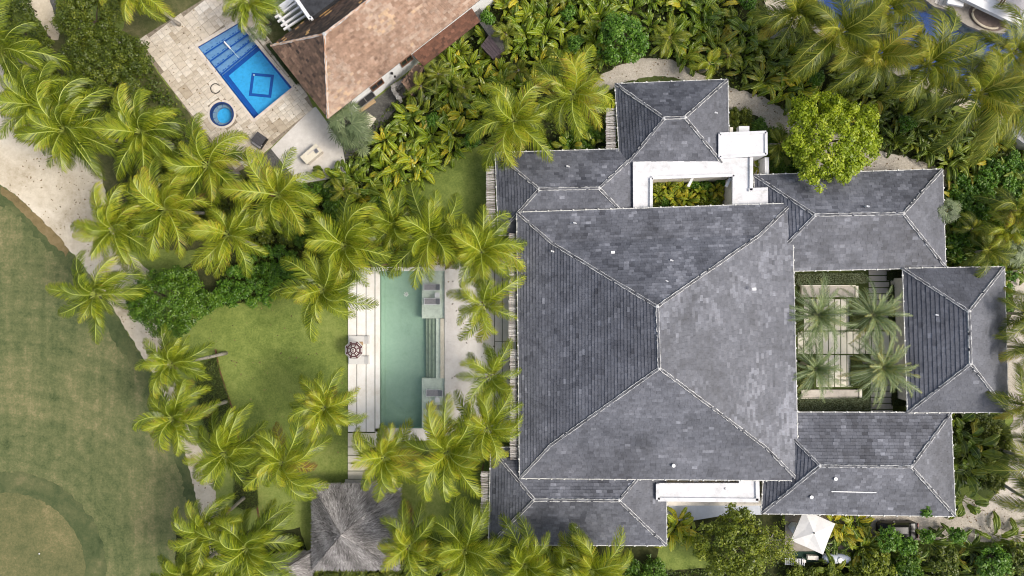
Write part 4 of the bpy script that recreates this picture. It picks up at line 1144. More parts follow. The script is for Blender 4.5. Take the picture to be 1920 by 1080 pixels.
# ------------------------------------------------------------------ courtyard
def courtyard():
    c = W(1590, 640, 0)
    t = thing('courtyard_paving', 'grid of pale courtyard slabs with grassy joints between four date palms', 'paving', (c.x, c.y, 0))
    slab('joint_bed', [(1486, 505), (1700, 505), (1706, 778), (1486, 778)], .0, .03, M['joint_grass'], t)
    r = random.Random(3)
    def s(x0, x1, y0, y1, mat='court_slab'):
        deck_slab([(x0, y0), (x1, y0), (x1 + .3, y1), (x0 + .2, y1)], .085 + r.uniform(-.008, .008), mat, t)
    xs = [1496 + 11.6 * i for i in range(17)]
    for i, x in enumerate(xs):
        if 1500 < x < 1602: s(x, x + 9.8, 561, 619.5)
    xs2 = [1496, 1507.6, 1519.2, 1530.8, 1542.4, 1554, 1565.6, 1577.2, 1588.8, 1600.4, 1612, 1623.6, 1635.2, 1669, 1681]
    for i, x in enumerate(xs2):
        x1 = xs2[i + 1] - 1.8 if i + 1 < len(xs2) else 1692
        s(x, x1, 621.8, 663.5, 'court_slab' if x < 1660 else 'wood_slab')
    for i, x in enumerate(xs):
        if 1530 < x < 1592: s(x, x + 9.8, 666, 725.5)
    y = 506
    while y < 619: s(1629, 1667, y, y + 9.6, 'wood_slab'); y += 11.4
    y = 666
    while y < 772: s(1633, 1674, y, y + 9.6, 'wood_slab'); y += 11.4
    for i, (x0, y0, x1, y1, lab) in enumerate(((1503, 537, 1608, 557, 'beige stone bench wall below the upper courtyard hedge'), (1503, 731, 1615, 746, 'beige stone bench wall above the lower courtyard hedge'))):
        tt = thing('bench_wall', lab, 'bench', W((x0 + x1) / 2, (y0 + y1) / 2, 0))
        slab('seat', [(x0, y0), (x1, y0), (x1, y1), (x0, y1)], .0, .5, M['wood_slab'], tt)
        slab('end_wall', [(x1 - 3.5, y0 - 1), (x1 + 1.5, y0 - 1), (x1 + 1.5, y1 + 1), (x1 - 3.5, y1 + 1)], .0, .62, M['court_slab'], tt)
        slab('back', [(x0 - 1, y0 - 2.5), (x1 - 3.7, y0 - 2.5), (x1 - 3.7, y0 - .2), (x0 - 1, y0 - .2)] if i == 0 else [(x0 - 1, y1 + .2), (x1 - 3.7, y1 + .2), (x1 - 3.7, y1 + 2.2), (x0 - 1, y1 + 2.2)], .0, .7, M['court_slab'], tt)
courtyard()

# ------------------------------------------------------------------ furniture
def lounger(px0, px1, py0, py1, label, z=-.20):
    """long axis east-west, head (raised back) at the east end"""
    c = W((px0 + px1) / 2, (py0 + py1) / 2, 0)
    t = thing('sun_lounger', label, 'sun lounger', (c.x, c.y, z), 0, 'grey sling loungers on the pool shelves')
    L = PX(px1 - px0); w = PX(py1 - py0); top = .36
    f = MB()
    for y in (-w / 2 + .03, w / 2 - .03): f.bar((-L / 2, y, top), (L / 2 - .45, y, top), .06, .06)
    for x in (-L / 2 + .03, L / 2 - .48): f.bar((x, -w / 2 + .06, top), (x, w / 2 - .06, top), .06, .055)
    for y in (-w / 2 + .03, w / 2 - .03): f.bar((L / 2 - .45, y, top), (L / 2, y, top + .38), .05, .05)
    f.bar((L / 2, -w / 2, top + .38), (L / 2, w / 2, top + .38), .05, .05)
    me = f.mesh('frame', M['metal']); inst('frame', me, t)
    s = MB(); s.box((-.23, 0, top + .01), (L - .55, w - .14, .03)); inst('seat', s.mesh('seat', M['grey_fabric']), t)
    s = MB(); s.hexa([(L / 2 - .5, -w / 2 + .07, top + .02), (L / 2 - .02, -w / 2 + .07, top + .38), (L / 2 - .02, w / 2 - .07, top + .38), (L / 2 - .5, w / 2 - .07, top + .02)],
                     [(L / 2 - .52, -w / 2 + .07, top + .05), (L / 2 - .04, -w / 2 + .07, top + .41), (L / 2 - .04, w / 2 - .07, top + .41), (L / 2 - .52, w / 2 - .07, top + .05)])
    inst('backrest', s.mesh('backrest', M['grey_fabric']), t)
    leg = MB(); leg.box((0, 0, top / 2), (.06, .06, top)); lm = leg.mesh('leg', M['metal'])
    for x in (-L / 2 + .1, L / 2 - .5):
        for y in (-w / 2 + .04, w / 2 - .04): inst('leg', lm, t, (x, y, 0))
lounger(794.8, 826, 532, 544.5, 'grey sling lounger on upper pool shelf nearest the far coping')
lounger(795.4, 826, 558.7, 571.2, 'grey sling lounger touching white table on upper pool shelf')
lounger(799, 831, 730, 743, 'grey sling lounger on lower pool shelf nearest the underwater steps')
lounger(800, 831, 757, 770, 'grey sling lounger on lower pool shelf nearest the frond tips')
def low_table(px0, px1, py0, py1, label, z0=0, h=.45, mat='white_paint', name='side_table', cat='table'):
    c = W((px0 + px1) / 2, (py0 + py1) / 2, z0)
    t = thing(name, label, cat, (c.x, c.y, z0))
    w, d = PX(px1 - px0), PX(py1 - py0)
    b = MB(); b.box((0, 0, h - .03), (w, d, .06)); inst('table_top', b.mesh('table_top', M[mat]), t)
    lg = MB(); lg.box((0, 0, (h - .06) / 2), (.05, .05, h - .06)); lm = lg.mesh('leg', M[mat])
    for x in (-w / 2 + .05, w / 2 - .05):
        for y in (-d / 2 + .05, d / 2 - .05): inst('leg', lm, t, (x, y, 0))
low_table(816, 825, 548.5, 558, 'small white table between the upper shelf loungers', -.2, .5)
low_table(817, 825.5, 744, 753, 'small white table between the lower shelf loungers', -.2, .5)
low_table(709, 736, 454, 469, 'white table half hidden under palm fronds above the pool', .02, .8, name='garden_table')
def daybed(x0, x1, y0, y1, label):
    c = W((x0 + x1) / 2, (y0 + y1) / 2, .12)
    t = thing('daybed', label, 'daybed', (c.x, c.y, .12), 0, 'white daybeds beside the striped parasol')
    w, d = PX(x1 - x0), PX(y1 - y0)
    b = MB(); b.box((0, 0, .14), (w, d, .28)); inst('base', b.mesh('base', M['white_fabric']), t)
    b = MB(); b.box((-w * .12, 0, .33), (w * .72, d * .94, .10)); inst('mattress', b.mesh('mattress', M['white_fabric']), t)
    M3 = Matrix.Rotation(-.35, 3, 'Y')
    b = MB(); b.box((w * .36, 0, .40), (w * .26, d * .9, .09), rot=M3); inst('backrest', b.mesh('backrest', M['white_fabric']), t)
daybed(654, 694, 629.5, 644.5, 'white daybed above the striped parasol')
daybed(654.5, 693.5, 667, 682.5, 'white daybed below the striped parasol')
low_table(664, 682, 640, 652, 'pale wood side table mostly under the striped parasol', .12, .4, 'wood_pale')
def striped_parasol():
    c = W(663.3, 656.5, 2.4)
    t = thing('striped_parasol', 'brown and white striped octagonal parasol on the white pool slabs', 'parasol', (c.x, c.y, .12))
    Rm = PX(18.2, 2.4); z0, z1 = 2.15, 2.75
    can = MB(); n = 8
    rings = [(0, .07, 1), (.07, .15, 0), (.15, .22, 1), (.22, .40, 0), (.40, .47, 1), (.47, .54, 0), (.54, .60, 1), (.60, .80, 0), (.80, .86, 1), (.86, .94, 0), (.94, 1.0, 1)]
    def pt(f, k, half=0.0):
        a = R(22.5 + 45 * k); sag = -.05 * math.sin(f * math.pi)
        return Vector((Rm * f * math.cos(a), Rm * f * math.sin(a), z1 + (z0 - z1) * f ** 1.15))
    for k in range(n):
        for f0, f1, m in rings:
            a, b_, c_, d = pt(f0, k), pt(f1, k), pt(f1, k + 1), pt(f0, k + 1)
            # middle bands are dashes: leave the corners brown
            if m == 1 and .3 < f0 < .9:
                s = .16
                a1, d1, b1, c1 = a.lerp(d, s), d.lerp(a, s), b_.lerp(c_, s), c_.lerp(b_, s)
                can.face([a, b_, b1, a1], 0); can.face([a1, b1, c1, d1], 1); can.face([d1, c1, c_, d], 0)
            elif f0 == 0: can.face([b_, c_, a], m)
            else: can.face([a, b_, c_, d], m)
    for k in range(n):
        a, b_ = pt(1, k), pt(1, k + 1); can.face([a, a - Vector((0, 0, .12)), b_ - Vector((0, 0, .12)), b_], 1)
    inst('canopy', can.mesh('canopy', [M['brown_fabric'], M['white_fabric']]), t)
    p = MB(); p.tube([(0, 0, 0), (0, 0, z1 + .08)], .03, 8); inst('pole', p.mesh('pole', M['wood_pale']), t)
    p = MB(); p.lathe((0, 0, 0), [(.28, 0), (.28, .08), (.06, .12), (.05, .3)], 16); inst('base', p.mesh('base', M['steel']), t)
    for k in range(n):
        q = MB(); q.bar(pt(.05, k) - Vector((0, 0, .03)), pt(1, k) - Vector((0, 0, .03)), .02, .02); inst('rib', q.mesh('rib', M['wood_pale']), t)
striped_parasol()
def white_parasol():
    z0, z1 = 2.45, 3.05
    P4 = [W(1482.5, 1013.5, z0), W(1543, 1040, z0), W(1566, 982, z0), W(1508, 955, z0)]
    c = W(1526.5, 999.5, z1)
    t = thing('white_parasol', 'large white square parasol in the service yard under the roof edge', 'parasol', (c.x, c.y, 0.04))
    o = Vector((c.x, c.y, .04)); ap = c - o
    can = MB()
    for i in range(4):
        a, b_ = P4[i] - o, P4[(i + 1) % 4] - o; m = (a + b_) / 2 - Vector((0, 0, .02)); m = m * .985 + Vector((0, 0, m.z * .015))
        ms = ap.lerp(m, .5) - Vector((0, 0, .07)); as_ = ap.lerp(a, .5) + Vector((0, 0, .01)); bs = ap.lerp(b_, .5) + Vector((0, 0, .01))
        can.face([ap, as_, ms], 0); can.face([ap, ms, bs], 0); can.face([as_, a, m, ms], 0); can.face([ms, m, b_, bs], 0)
        d = Vector((0, 0, .16)); can.face([a, a - d, m - d, m]); can.face([m, m - d, b_ - d, b_])
    inst('canopy', can.mesh('canopy', M['white_fabric']), t)
    for i in range(4):
        q = MB(); q.bar(ap - Vector((0, 0, .06)), P4[i] - o - Vector((0, 0, .05)), .03, .03); inst('rib', q.mesh('rib', M['steel']), t)
    p = MB(); p.tube([(0, 0, 0), (0, 0, z1 - .1)], .04, 8); inst('pole', p.mesh('pole', M['steel']), t)
    p = MB(); p.lathe((0, 0, z1 - .06), [(.09, 0), (.09, .06), (.03, .12), (0, .13)], 10); inst('finial', p.mesh('finial', M['black']), t)
white_parasol()
b = MB(); c = W(1490, 990, .5)
rr = random.Random(8)
b.lathe(c, [(.0, .62), (.25, .60), (.52, .45), (.62, .1), (.6, -.42)], 12)
for i in range(len(b.v)): b.v[i] = (b.v[i][0] + rr.uniform(-.06, .06), b.v[i][1] * 1 + rr.uniform(-.06, .06), b.v[i][2] + rr.uniform(-.04, .04))
o = b.build('covered_grill', M['tank'], loc=(c.x, c.y, .04)); props(o, 'grey covered grill peeking out left of the white square parasol', 'grill')
def car():
    px0, px1 = 1640, 1714.5
    y0, y1 = 974.5, 1007.5
    c = W((px0 + px1) / 2, (y0 + y1) / 2, 0)
    t = thing('parked_car', 'black parked car beneath the roof edge and overhanging leaves', 'car', (c.x, c.y, .03))
    L = PX(px1 - px0); w = PX(y1 - y0)
    n = 21
    prof = []   # x, half width, height of the belt
    body = MB()
    rows = []
    for i in range(n):
        f = i / (n - 1); x = -L / 2 + L * f
        e = min(f, 1 - f)
        hw = w / 2 * (1 - .30 * max(0, 1 - e / .10) ** 2)
        hb = .82 + .10 * math.sin(f * math.pi) - .16 * max(0, 1 - e / .12) ** 2
        cab = 0
        if .12 < f < .78:
            g = (f - .12) / .66; cab = .62 * min(1, math.sin(g * math.pi) * 1.7)
        rows.append((x, hw, hb, cab))
    sec = []
    for x, hw, hb, cab in rows:
        sec.append([(x, -hw * .96, .2), (x, -hw, .5), (x, -hw * .95, hb), (x, -hw * .86, hb + .05 + cab * .55), (x, -hw * .68, hb + .07 + cab), (x, 0, hb + .10 + cab * 1.06), (x, hw * .68, hb + .07 + cab), (x, hw * .86, hb + .05 + cab * .55), (x, hw * .95, hb), (x, hw, .5), (x, hw * .96, .2)])
    gl = MB()
    for i in range(n - 1):
        f = (i + .5) / (n - 1)
        for k in range(10):
            q = [sec[i][k], sec[i + 1][k], sec[i + 1][k + 1], sec[i][k + 1]]
            cabslope = (rows[i][3] > .02 or rows[i + 1][3] > .02)
            side = k in (2, 3, 6, 7)
            steep = abs(rows[i + 1][3] - rows[i][3]) > .09
            if cabslope and ((side and k in (3, 6)) or (steep and 3 <= k <= 6)): gl.face(q)
            else: body.face(q)
    body.face(sec[0][::-1]); body.face(sec[-1])
    inst('body', body.mesh('body', M['car_paint'], True), t); inst('window', gl.mesh('window', M['car_glass'], True), t)
    wm = MB(); wm.tube([(0, -.1, 0), (0, .1, 0)], .33, 16); wmesh = wm.mesh('wheel', M['black'])
    for x in (-L * .31, L * .31):
        for y in (-w / 2 + .14, w / 2 - .14): inst('wheel', wmesh, t, (x, y, .33))
    lm = MB(); lm.box((0, 0, 0), (.07, .38, .13)); lmesh = lm.mesh('tail_lamp', M['red_glass'])
    for y in (-w * .33, w * .33): inst('tail_lamp', lmesh, t, (L / 2 - .04, y, .72))
    mm = MB(); mm.box((0, 0, 0), (.14, .22, .14)); mmesh = mm.mesh('mirror', M['car_paint'])
    for y in (-w / 2 - .08, w / 2 + .08): inst('mirror', mmesh, t, (-L * .14, y, .95))
car()
b = MB(); c = W(1568, 1047, .6); L = PX(54); r_ = PX(9)
pts = []; rd = []
for i in range(13):
    f = i / 12; x = -L / 2 + L * f; e = min(f, 1 - f) * L
    rd.append(max(.02, r_ * math.sqrt(max(0, 1 - max(0, 1 - e / (r_ * .7)) ** 2)))); pts.append((c.x + x, c.y, .62))
t = thing('gas_tank', 'white capsule shaped tank below the white square parasol', 'tank', (c.x, c.y, 0.04))
b.tube(pts, rd, 18); b.build('body', M['tank'], t, smooth=True)
b = MB(); b.lathe((c.x + .2, c.y, .62 + r_ - .06), [(.34, 0), (.34, .1), (.30, .14), (0, .15)], 16); b.build('valve_dome', M['metal'], t)
for x in (-.8, .8): b = MB(); b.box((c.x + x, c.y, .1), (.2, .8, .3)); b.build('leg', M['steel'], t)
o = slab('turf_mat', [(1486, 1034), (1582, 1033), (1582, 1054), (1486, 1054)], .0, .06, M['tarp'], loc=W(1530, 1044)); props(o, 'dark green turf mat under the white slatted chairs', 'mat')
def slat_chair(x0, x1, y0, y1, label):
    c = W((x0 + x1) / 2, (y0 + y1) / 2, .06)
    t = thing('slatted_chair', label, 'chair', (c.x, c.y, .06), 0, 'white slatted chairs on the green mat')
    w, d = PX(x1 - x0), PX(y1 - y0)
    sm = MB(); sm.box((0, 0, 0), (w / 11, d, .03)); me = sm.mesh('slat', M['white_paint'])
    for k in range(6): inst('slat', me, t, (-w / 2 + w * (k + .5) / 6, 0, .42 + (.0 if k < 4 else .10 * (k - 3))))
    rl = MB(); rl.bar((-w / 2, -d / 2 + .04, .38), (w / 2, -d / 2 + .04, .38), .06, .05); rl.bar((-w / 2, d / 2 - .04, .38), (w / 2, d / 2 - .04, .38), .06, .05); inst('frame', rl.mesh('frame', M['white_paint']), t)
    lg = MB(); lg.box((0, 0, .18), (.06, .06, .36)); lm = lg.mesh('leg', M['white_paint'])
    for x in (-w / 2 + .06, w / 2 - .06):
        for y in (-d / 2 + .06, d / 2 - .06): inst('leg', lm, t, (x, y, 0))
slat_chair(1469, 1484.5, 1044, 1056.5, 'white slatted chair at the leafy end of the green mat')
slat_chair(1488.5, 1505, 1045, 1057, 'white slatted chair nearer the white boxes on the green mat')
def simple_box(px0, px1, py0, py1, z0, h, mat, name, label, cat, rz=0):
    c = W((px0 + px1) / 2, (py0 + py1) / 2, z0 + h)
    t = thing(name, label, cat, (c.x, c.y, z0), rz)
    w, d = PX(px1 - px0), PX(py1 - py0)
    b = MB(); b.box((0, 0, h / 2 - .03), (w, d, h - .06)); inst('body', b.mesh('body', M[mat]), t)
    b = MB(); b.box((0, 0, h - .02), (w * 1.05, d * 1.06, .08)); inst('lid', b.mesh('lid', M[mat]), t)
simple_box(1515, 1534, 1042.5, 1049.5, .06, .5, 'wall', 'storage_box', 'pale oblong storage box on the green mat beside the tank', 'box', -.05)
simple_box(1505, 1511, 1050, 1055, .06, .4, 'wall', 'small_crate', 'small pale crate beside the slatted chair on the green mat', 'crate')
simple_box(904, 914, 745, 755.5, .12, .45, 'grey_fabric', 'stool', 'grey stool seen between palm fronds south on the terrace', 'stool')
def sofa(x0, x1, y0, y1, label, rz=0):
    c = W((x0 + x1) / 2, (y0 + y1) / 2, .12)
    t = thing('outdoor_sofa', label, 'sofa', (c.x, c.y, .12), rz)
    w, d = PX(x1 - x0), PX(y1 - y0)
    b = MB(); b.box((0, 0, .17), (w, d, .3)); inst('base', b.mesh('base', M['dark_fabric']), t)
    b = MB(); b.box((0, d * .38, .5), (w, d * .24, .4)); inst('backrest', b.mesh('backrest', M['grey_fabric']), t)
    b = MB(); b.box((0, 0, 0), (w * .46, d * .66, .14)); cm = b.mesh('cushion', M['grey_fabric'])
    inst('cushion', cm, t, (-w * .24, -d * .1, .40)); inst('cushion', cm, t, (w * .24, -d * .1, .40))
sofa(876, 894, 505, 518, 'grey outdoor sofa under the palms near the stone terrace top')
sofa(866, 880, 545, 561, 'pale grey outdoor seat left of the star shaped terrace palm', R(90))
def recliner():
    c = W(489, 266, 0)
    t = thing('recliner', 'black cushioned recliner on the beige terrace corner', 'recliner', (c.x, c.y, .09), R(-35))
    b = MB(); b.box((0, 0, .25), (1.35, 1.5, .3)); inst('base', b.mesh('base', M['black']), t)
    M3 = Matrix.Rotation(-.12, 3, 'X')
    b = MB(); b.box((.0, .18, .78), (1.3, 1.25, .08), rot=M3); inst('canopy', b.mesh('canopy', M['dark_fabric']), t)
    b = MB(); b.box((0, -.45, .44), (1.2, .5, .1)); inst('cushion', b.mesh('cushion', M['grey_fabric']), t)
    lg = MB(); lg.box((0, 0, .35), (.06, .06, .7)); lm = lg.mesh('leg', M['black'])
    for x in (-.6, .6):
        for y in (-.4, .7): inst('leg', lm, t, (x, y, 0))
recliner()
def bar_counter():
    q = [(562, 294), (592, 269), (607, 288), (577, 313)]
    z = 1.05
    c = W(584, 291, 0)
    t = thing('bar_counter', 'cream stone barbecue counter on the pale concrete plaza', 'counter', (c.x, c.y, .05))
    P4 = [W(x, y, z) for x, y in [(562.5, 294), (592, 269), (604.5, 283), (575, 308)]]
    m = sum(P4, Vector()) / 4
    b = MB(); b.prism([m + (p - m) * .92 for p in P4], .05, z - .08); b.build('body', M['wood_slab'], t)
    b = MB(); b.prism(P4, z - .08, z); b.build('counter_top', M['step_slab'], t)
    b = MB(); b.bar(P4[0].lerp(P4[2], .32) + Vector((0, 0, .02)), P4[1].lerp(P4[2], .42) + Vector((0, 0, .02)), .16, .04); b.build('groove', M['wood_slab'], t)
    b = MB(); p = W(593, 283, z); b.box((p.x, p.y, z + .03), (.42, .5, .06), R(38)); b.build('grill', M['steel'], t)
    b = MB()
    for k in range(4): b.bar((p.x - .12 + .08 * k, p.y - .2, z + .07), (p.x - .12 + .08 * k, p.y + .2, z + .07), .02, .02)
    b.build('grill_bar', M['black'], t)
bar_counter()
simple_box(681, 700, 215, 238, .05, .12, 'step_slab', 'stepping_stone', 'cream slab in the dark gravel beside the grey fan palm', 'slab', R(-35))
b = MB(); p = W(74, 1038, .09); b.lathe(p, [(.0, -.06), (.07, -.03), (.09, .03), (.06, .09), (0, .11)], 10)
o = b.build('tee_marker', M['white_paint'], loc=p); props(o, 'tiny white marker on the golf green', 'marker')

# ------------------------------------------------------------------ navy pool and hotel corner, top right
def navy_pool():
    c = W(1740, 90, 0)
    t = thing('swimming_pool', 'deep navy pool behind the olive palms', 'pool', (c.x, c.y, 0))
    b = MB(); b.face([W(x, y, 0).xy.to_3d() + Vector((0, 0, -1.4)) for x, y in NAVY][::-1]); 
    n = len(NAVY)
    for i in range(n):
        p, q = W(*NAVY[i], 0), W(*NAVY[(i + 1) % n], 0); u = Vector((0, 0, 1.4)); b.face([p - u, q - u, q + Vector((0, 0, .05)), p + Vector((0, 0, .05))])
    b.build('basin', M['navy_floor'], t)
    w = MB(); cx, cy = 1780, 90; w.face([W(cx + (x - cx) * .999, cy + (y - cy) * .999, 0) - Vector((0, 0, .06)) for x, y in NAVY][::-1]); w.build('water', M['water_navy'], t)
navy_pool()
t = thing('pool_coping', 'long beige coping curving along the navy pool', 'coping', W(1640, 110, 0))
up = NAVY[1:-1]
pts = [Vector((x, y, 0)) for x, y in [(1492, -40), (1500, 10)] + up[1:]]
for i in range(len(pts) - 1):
    a, b_ = pts[i], pts[i + 1]
    d0 = (b_ - a).normalized(); nn = Vector((-d0.y, d0.x, 0)) * 19
    slab('coping_stone', [(a.x - 2 * d0.x, a.y - 2 * d0.y), (b_.x, b_.y), (b_.x + nn.x, b_.y + nn.y), (a.x + nn.x, a.y + nn.y)], .0, .13 + .004 * (i % 2), M['sand'], t)
slab('planter_edge', [(1430, -10), (1490, -40), (1518, 22), (1490, 54), (1462, 40), (1440, 26)], .0, .12, M['sand'], t)
def sunken_seat():
    c = W(1850, 35, 0)
    t = thing('sunken_lounge', 'sunken wooden floored lounge rimmed in beige stone in the navy pool', 'lounge', (c.x, c.y, 0))
    rim = [(1722, -10), (1752, 12), (1790, 22), (1802, 40), (1815, 48), (1850, 62), (1885, 62), (1896, 42), (1880, 20), (1830, -4), (1760, -30)]
    b = MB(); b.prism([W(x, y, .3) for x, y in rim], -1.3, .28); b.build('rim', plain('lounge_rim', (.30, .27, .23), .85, 2, .2), t)
    b = MB(); b.prism([W(x, y, .3) for x, y in circ((1851, 34), 1, 0, 350, 24)], .28, .285)
    fl = [(1851 + 37 * math.cos(a) * math.cos(.45) - 22 * math.sin(a) * math.sin(.45), 33 + 37 * math.cos(a) * math.sin(.45) + 22 * math.sin(a) * math.cos(.45)) for a in [2 * math.pi * i / 26 for i in range(26)]]
    b = MB(); b.prism([W(x, y, .3) for x, y in fl], .2, .30); b.build('floor', plain('lounge_floor', (.17, .13, .11), .8, 3, .2), t)
    b = MB(); b.tube([W(1851 + (x - 1851) * .8, 33 + (y - 33) * .8, .5) for x, y in fl[2:16]], .12, 6); b.build('seat_back', M['sand'], t)
    for k in range(5): slab('step', [(1757 + 7 * k, -6 + 3 * k), (1763 + 7 * k, -3 + 3 * k), (1758 + 7 * k, 8 + 3 * k), (1752 + 7 * k, 5 + 3 * k)], .29, .34 + .03 * k, M['wood_slab'], t)
sunken_seat()
def hotel():
    z = 1.7
    c = W(1890, 0, 0)
    t = thing('hotel_terrace', 'white edged hotel terrace overlooking the navy pool', 'building', (c.x, c.y, 0))
    b = MB(); b.prism([W(x, y, z) for x, y in [(1822, -14), (1906, 34), (1922, 24), (1980, 52), (1990, -80), (1800, -80)]], -1.3, z - .05); b.build('wall', M['wall_white'], t)
    b = MB(); b.bar(W(1800, -10, z), W(1912, 44, z), .85, .5); b.bar(W(1905, 46, z), W(1920, 32, z), .6, .49); b.bar(W(1776, 0, z - .6), W(1806, 6, z - .6), .9, .3); b.build('parapet', M['white_paint'], t)
    b = MB(); b.prism([W(x, y, z) for x, y in [(1830, -20), (1912, 24), (1960, 10), (1900, -60)]], z - .04, z + .06); b.build('floor', M['court_slab'], t)
    for s in (((1872, 10), (1885, -8)), ((1902, 30), (1916, 14)), ((1876, 12), (1889, -6)), ((1906, 32), (1920, 16))):
        b = MB(); b.bar(W(*s[0], z + .4), W(*s[1], z + .4), .12, .12); b.build('rail', M['wood'], t)
    b = MB(); b.bar(W(1885, -8, z + .9), W(1930, 18, z + .9), .5, .12); b.build('rail_top', M['wood'], t)
    b = MB(); p = W(1915, 2, z + 2.2); b.lathe(p, [(1.5, -.4), (.75, -.12), (.0, .05)], 8); b.build('awning', M['grey_fabric'], t)
hotel()
t = thing('grey_shed', 'grey metal roof corner behind the broad leaves', 'shed', W(1912, 252, 0))
b = MB(); a = [W(1896, 252, 2.4), W(1912, 237, 3.0), W(1960, 262, 3.0), W(1940, 285, 2.4)]; u = Vector((0, 0, .08)); b.hexa([a[0], a[3], a[2], a[1]], [a[0] + u, a[3] + u, a[2] + u, a[1] + u]); b.build('roof', M['steel'], t)
b = MB(); b.prism([W(x, y, 2.3) for x, y in [(1899, 252), (1913, 241), (1955, 263), (1940, 279)]], 0, 2.35); b.build('wall', M['wall'], t)

# ------------------------------------------------------------------ palm fronds (shared meshes)
def frond_mesh(name, mats, L=5.0, e0=40, droop=80, sweep=25, nl=92, ll=1.42, lw=.036, ribw=.045, start=.13, comb=.0, stiff=.0, seed=0, fwd=(60, 24), vup=18):
    g = np.random.default_rng(seed)
    N = 28
    pos = [Vector((0, 0, 0))]; tan = []
    for i in range(N + 1):
        s = i / N
        e = R(e0) - R(droop) * s ** 1.35; h = R(sweep) * s ** 1.6
        d = Vector((math.cos(e) * math.cos(h), math.cos(e) * math.sin(h), math.sin(e))); tan.append(d)
        if i < N: pos.append(pos[-1] + d * (L / N))
    b = MB()
    def at(s):
        f = s * N; i = min(int(f), N - 1); q = f - i
        return pos[i].lerp(pos[i + 1], q), tan[i].lerp(tan[i + 1], q).normalized()
    # midrib: flat triangular strip, raised
    prev = None
    for i in range(0, N + 1, 2):
        s = i / N; p, T = pos[i], tan[i]
        B = T.cross(Vector((0, 0, 1)))
        B = B.normalized() if B.length > .05 else Vector((0, 1, 0))
        Nn = B.cross(T).normalized()
        w = ribw * (1 - .75 * s) * (1.5 if s < .08 else 1)
        cur = (p - B * w, p + Nn * w * .8, p + B * w)
        if prev:
            b.face([prev[0], cur[0], cur[1], prev[1]], 1, .5); b.face([prev[1], cur[1], cur[2], prev[2]], 1, .5)
        prev = cur
    base_tone = g.normal(0, .04)
    for side in (-1, 1):
        for k in range(nl):
            s = start + (1 - start) * (k + g.uniform(.0, .7)) / nl
            s = min(s, .995)
            if g.random() < .10: continue
            p, T = at(s)
            B = T.cross(Vector((0, 0, 1)))
            B = B.normalized() if B.length > .05 else Vector((0, 1, 0))
            Nn = B.cross(T).normalized()
            a = R(fwd[0] + (fwd[1] - fwd[0]) * s + g.normal(0, 5))
            prof = (.55 + .45 * min(1, (s - start) / .22)) * (1 - .60 * max(0, (s - .55) / .45) ** 2.2)
            l = ll * prof * g.uniform(.85, 1.1)
            up = R(vup - (vup + 30) * s * (1 - stiff) + g.normal(0, 7))
            d = T * math.cos(a) + (B * side * math.cos(up) + Nn * math.sin(up)) * math.sin(a)
            d1 = (d + Vector((0, 0, -.10 * (1 - stiff)))).normalized()
            d2 = (d + T * .25 + Vector((0, 0, -.75 * (1 - stiff) - .1)) + Vector((0, comb, 0))).normalized()
            m = p + d1 * l * .55; t_ = m + d2 * l * .45
            wv = T * lw * (1 - .3 * s)
            tn = .5 + base_tone + g.normal(0, .15) + .16 * (s - .5)
            b.face([p - wv, p + wv, m + wv * .85, m - wv * .85], 0, tn - .05); b.face([m - wv * .85, m + wv * .85, t_], 0, tn + .07)
    return b.mesh(name, mats)
def frond_set(mats, **kw):
    """age class -> list of meshes (with both sweep directions)"""
    S = []
    specs = [(72, 62, .72), (50, 85, .92), (32, 88, 1.0), (14, 78, 1.0), (-8, 62, .92), (-30, 45, .8)]
    k = kw.pop('seed', 0)
    base = dict(L=5.0); base.update(kw)
    for e0, dr, sc in specs:
        row = []
        for sw in (-82, -44, -14, 16, 48, 86):
            k += 1
            a = dict(base); a['L'] = base['L'] * sc
            if base.get('swk', 1) == 1: a['comb'] = (.55 if sw > 0 else -.55) * (1 if abs(sw) > 20 else .4)
            row.append(frond_mesh('frond', mats, e0=e0, droop=dr, sweep=sw * base.get('swk', 1), seed=k, **{q: v for q, v in a.items() if q != 'swk'}))
        S.append(row)
    return S
COCO = frond_set([M['coco'], M['coco_rib']], seed=100)
OLIVE = frond_set([M['coco_olive'], M['olive_rib']], seed=200)
NUTM = None
b = MB()
q = random.Random(2)
for k in range(7):
    a = q.uniform(0, 6.3); b.lathe((.28 * math.cos(a), .28 * math.sin(a), q.uniform(-.45, -.15)), [(0, .13), (.08, .10), (.115, 0), (.08, -.1), (0, -.13)], 7, 0, q.random())
NUTM = b.mesh('coconut_cluster', M['nut'], True)
b = MB()
for k in range(16):
    a = q.uniform(0, 6.3); d = Vector((math.cos(a), math.sin(a), q.uniform(-.4, .7))); b.bar(Vector((0, 0, -.2)) + d * .1, d * q.uniform(.4, .85), .05, .03)
FIBM = b.mesh('crown_fibre', M['fibre'])

def trunk_tube(b, base, top, r0, r1, bend, n=9, sides=8, mat=0):
    pts = []; rad = []
    for i in range(n):
        f = i / (n - 1); p = Vector(base).lerp(Vector(top), f) + Vector((bend[0], bend[1], 0)) * math.sin(f * math.pi)
        pts.append(p); rad.append((r0 * (1 - f) + r1 * f) * (1.35 if i == 0 else 1) * (1.04 if i % 2 else .98))
    b.tube(pts, rad, sides, mat)

